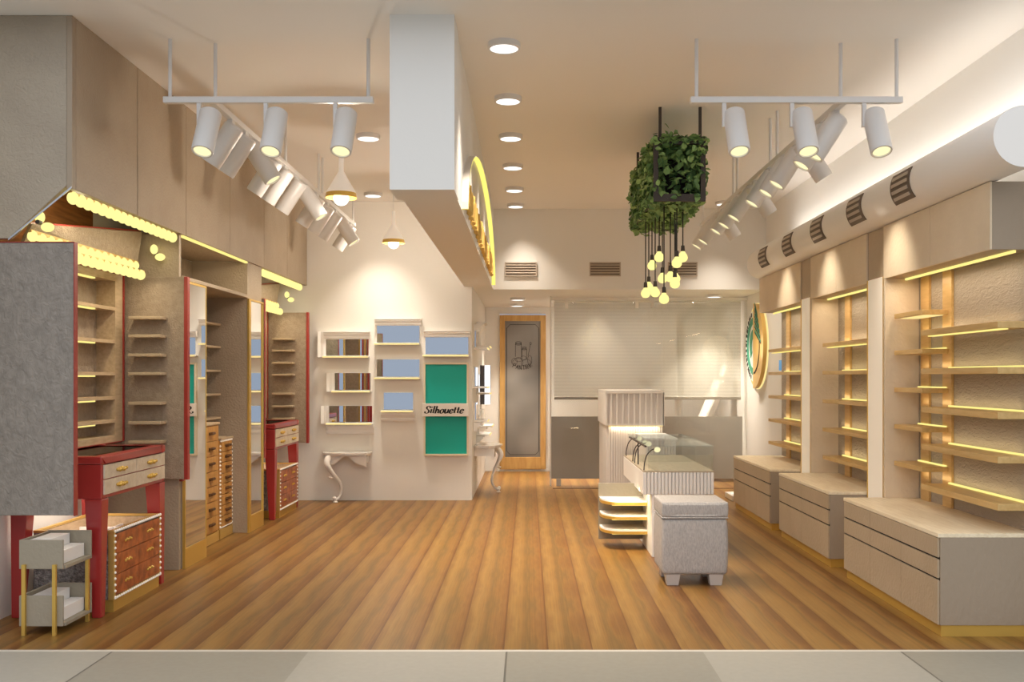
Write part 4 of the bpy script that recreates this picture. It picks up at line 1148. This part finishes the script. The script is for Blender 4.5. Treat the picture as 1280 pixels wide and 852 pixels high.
build(h, 'head', M['flute_in'], t)
f = MB().box(TX0, TX1, TY0, TY1, 1.181, 1.212).box(TX0+.019, TX1-.0, TY0+.02, TY0+.029, .852, .872)
for k in range(10):
    x = TX0+.06+(TX1-TX0-.075)*k/9
    f.box(x-.009, x+.009, TY0+.004, TY0+.029, .852, 1.18)
f.box(TX0, TX0+.019, TY0+.004, TY1, .852, 1.18).box(TX1-.019, TX1, TY0+.004, TY1, .852, 1.18)
build(f, 'head_slats', M['flute'], t, bevel=.002)
box('led_strip', M['led_soft'], t, TX0+.03, TX1-.012, TY0+.04, TY0+.05, .843, .8505, label='warm light strip under the head')
lamp('tower_lamp', 'AREA', (1.1, TY0+.035, .84), (0, .1, -1), .5, (1, .8, .55), .5, .03)
t = thing('fluted_desk', 'low white fluted desk between the reception tower and the glass case', 'counter', (1.24, 9.5, 0))
box('body', M['flute_in'], t, 1.10, 1.385, 9.145, 9.98, 0, .76)
f = MB(); flutes(f, 1.10, 1.385, 9.144, 0, .759, 11); build(f, 'flutes', M['flute'], t)
box('top', M['white'], t, 1.095, 1.40, 9.125, 9.98, .761, .778, .002)

t = thing('display_counter', 'white fluted display island with pale wood top and open end shelves', 'counter', (1.13, 8.05, 0))
IX0, IX1, IY0, IY1 = .86, 1.396, 7.30, 8.80
box('top', mat('counter_oak', (182, 166, 140), .45, vary=(6, (168, 151, 126)), stretch=(9, .8, 9)), t, IX0+.004, IX1-.002, IY0+.004, IY1, .636, .647)
box('fascia', M['flute'], t, IX0, IX1-.012, IY0+.016, IY1-.01, .47, .6355, .002)
f = MB(); flutes(f, IX0+.03, IX1-.002, IY0+.0155, .472, .635, 19); f.box(IX0, IX0+.028, IY0, IY0+.0155, .47, .635); build(f, 'front_flutes', M['flute'], t, bevel=.002)
box('base', M['white'], t, .93, 1.33, IY0+.02, IY1-.02, 0, .4695, .003)
pn = box('end_panel', M['stone_grey'], t, .57, .929, 7.90, 7.925, .04, .49, .002, 'grey panel behind the quarter shelves')
for z in (.385, .272, .16):
    poly = [(.929, 7.60)] + [(.929-.20-.15*math.sin(R(a)), 7.62+.14*(1-math.cos(R(a)))*1.6 - .02) for a in range(0, 91, 10)] + [(.579, 7.899), (.929, 7.899)]
    s = build(MB().prism(poly, lambda u, v, a: (u, v, a), z-.012, z), 'quarter_shelf', M['white'], t, label='white rounded shelf with brass edge')
    poly2 = [(u-.003 if u < .9 else u, v-.003) for u, v in poly]
    build(MB().prism(poly2, lambda u, v, a: (u, v, a), z-.034, z-.0125), 'edge_band', M['gold'], s, label='brass edge band')
    build(MB().box(.66, .925, 7.64, 7.66, z-.042, z-.0345), 'led_strip', M['led'], s)
lamp('island_lamp', 'AREA', (.78, 7.5, .462), (.2, .5, -1), 1.2, (1, .78, .45), .3, .1)

# glass case on the island
t = thing('glass_case', 'clear glass display case standing on the wooden counter top', 'display case', (1.13, 8.05, .648))
gt = .838
box('top_pane', M['glass_case'], t, .90, IX1-.006, IY0+.012, IY1-.02, gt-.008, gt)
box('front_pane', M['glass'], t, .90, IX1-.014, IY0+.012, IY0+.018, .648, gt-.0085)
box('side_pane', M['glass'], t, IX1-.013, IX1-.006, IY0+.012, IY1-.02, .648, gt-.0085)
box('back_pane', M['glass'], t, .90, IX1-.014, IY1-.026, IY1-.02, .648, gt-.0085)
box('divider_pane', M['glass'], t, .92, IX1-.014, 8.07, 8.076, .648, gt-.0085)
t = thing('lamp_rail', 'thin dark metal rail on a post along the glass case', 'rail', (.89, 7.9, .648))
build(MB().box(.878, .892, 7.34, 8.5, .822, .834).box(.88, .89, 7.84, 7.852, .648, .822), 'bar', M['dark_metal'], t)
for i, (y, hx, lab) in enumerate(((7.34, .10, 'nearest gooseneck display lamp on the wooden counter top'), (7.98, .115, 'second gooseneck display lamp from the front on the counter'), (8.12, .10, 'third gooseneck display lamp from the front on the counter'), (8.68, .12, 'farthest gooseneck display lamp on the counter, by the fluted desk'))):
    x0 = .872
    t = thing('gooseneck_lamp', lab, 'lamp', (x0, y, .648), 'gooseneck lamps on the display counter')
    cv = catmull([(x0, y, .648), (x0+.004, y, .70), (x0+.02, y, .76), (x0+.055, y, .80), (x0+hx-.01, y, .812)], 5)
    build(MB().tube(cv, .0045, 8), 'neck', M['dark_metal'], t, smooth=True)
    build(MB().ball((x0+hx, y, .804), .021, (1.15, 1, .95), 12, 8), 'bulb', M['lens'], t, smooth=True, label='glowing bulb head')

# ottoman
t = thing('ottoman', 'square grey fabric ottoman with lidded cushion before the display counter', 'ottoman', (1.075, 6.5, 0))
OX0, OX1, OY0, OY1 = .868, 1.288, 6.30, 6.70
def soft(x0, x1, y0, y1, z0, z1, bul, r):
    bm = bmesh.new(); mb = MB(); mb.box(x0, x1, y0, y1, z0, z1)
    bmesh.ops.subdivide_edges(mb.bm, edges=mb.bm.edges[:], cuts=8, use_grid_fill=True)
    cx_, cy_, cz_ = (x0+x1)/2, (y0+y1)/2, (z0+z1)/2
    for v in mb.bm.verts:
        u = (v.co.x-cx_)/((x1-x0)/2); w2 = (v.co.y-cy_)/((y1-y0)/2); q = (v.co.z-cz_)/((z1-z0)/2)
        k = 1+bul*(1-q*q)
        v.co.x = cx_+u*(x1-x0)/2*k; v.co.y = cy_+w2*(y1-y0)/2*k
    bm.free()
    return mb
o = build(soft(OX0, OX1, OY0, OY1, .072, .437, .035, .02), 'body', M['fabric'], t, bevel=.022); o.modifiers['bevel'].angle_limit = R(50); o.modifiers['bevel'].segments = 4
o.data.polygons.foreach_set('use_smooth', [True]*len(o.data.polygons))
o = build(soft(OX0-.004, OX1+.004, OY0-.004, OY1+.004, .445, .542, .012, .02), 'lid_cushion', M['fabric'], t, bevel=.02); o.modifiers['bevel'].angle_limit = R(50); o.modifiers['bevel'].segments = 4
o.data.polygons.foreach_set('use_smooth', [True]*len(o.data.polygons))
box('piping', M['fabric'], t, OX0-.006, OX1+.006, OY0-.006, OY1+.006, .436, .446, .004)
for x in (OX0+.07, OX1-.07):
    for y in (OY0+.06, OY1-.06):
        lg = MB().hexa([(x-.037, y-.037, 0), (x+.037, y-.037, 0), (x+.037, y+.037, 0), (x-.037, y+.037, 0), (x-.048, y-.048, .075), (x+.048, y-.048, .075), (x+.048, y+.048, .075), (x-.048, y+.048, .075)])
        build(lg, 'leg', M['fabric_leg'], t, bevel=.003)

# ------------------------------------------------------------------ bulb row and strip lamps, plus added fill lights
for dy in (0, 3.74):
    lamp('lid_fill', 'POINT', (-2.62, 5.7+dy, 2.33), (0, 0, -1), 1.6, (1, .86, .6), .01)  # added point light brightening the boards around the lid; no fixture there
    lamp('garland_lamp', 'AREA', (-2.47, 6.0+dy, 2.30), (-.3, 0, -1), 2.5, (1, .84, .56), .04, 1.4)
    lamp('garland_lamp', 'AREA', (-2.60, 6.0+dy, 2.02), (.1, 0, -1), 2.0, (1, .84, .56), .04, 1.4)
    lamp('under_desk_fill', 'AREA', (-2.75, 5.95+dy, .65), (-.2, 0, -1), 1.6, (1, .88, .72), .2, .7)  # added fill under the desk, brightens the wall behind; no fixture
lamp('compartment_lamp', 'AREA', (-2.46, 7.65, 2.325), (-.5, 0, -1), 1.2, (1, .82, .5), .03, 1.4)

lamp('front_fill', 'AREA', (0, -2.5, 4.6), (0, 1, -.32), 45, (1, .97, .93), 7, 2)  # added area light behind the camera, brightens the shop front
# ------------------------------------------------------------------ world: bright overcast concourse outside the open front
w = bpy.data.worlds.new('world'); scn.world = w; w.use_nodes = True
nt = w.node_tree; bg = nt.nodes['Background']
tc = nd(nt, 'ShaderNodeTexCoord'); sp = nd(nt, 'ShaderNodeSeparateXYZ'); nt.links.new(tc.outputs['Generated'], sp.inputs[0])
rp = nd(nt, 'ShaderNodeValToRGB'); r = rp.color_ramp
r.elements[0].position = 0.0; r.elements[0].color = (.30, .345, .42, 1)
r.elements[1].position = .65; r.elements[1].color = (.98, .99, 1.02, 1)
e = r.elements.new(.10); e.color = (.31, .355, .43, 1)
e = r.elements.new(.25); e.color = (.84, .86, .90, 1)
nt.links.new(sp.outputs[2], rp.inputs[0]); nt.links.new(rp.outputs[0], bg.inputs[0]); bg.inputs[1].default_value = 1.08

# ------------------------------------------------------------------ camera
cam = bpy.data.cameras.new('camera'); co = bpy.data.objects.new('camera', cam); col.objects.link(co)
co.location = (0, 0, E); co.rotation_euler = (R(90), 0, 0)
cam.sensor_width = 36; cam.sensor_fit = 'HORIZONTAL'; cam.lens = F*36/1280
cam.shift_x = -20/1280; cam.shift_y = 45/1280
cam.clip_start = .05; cam.clip_end = 100
scn.camera = co
scn.view_settings.view_transform = 'Standard'; scn.view_settings.look = 'None'
scn.view_settings.exposure = 0.2
scn.cycles.use_denoising = True
scn.cycles.max_bounces = 10; scn.cycles.diffuse_bounces = 5; scn.cycles.glossy_bounces = 4; scn.cycles.transparent_max_bounces = 12
scn.cycles.sample_clamp_indirect = 4.0
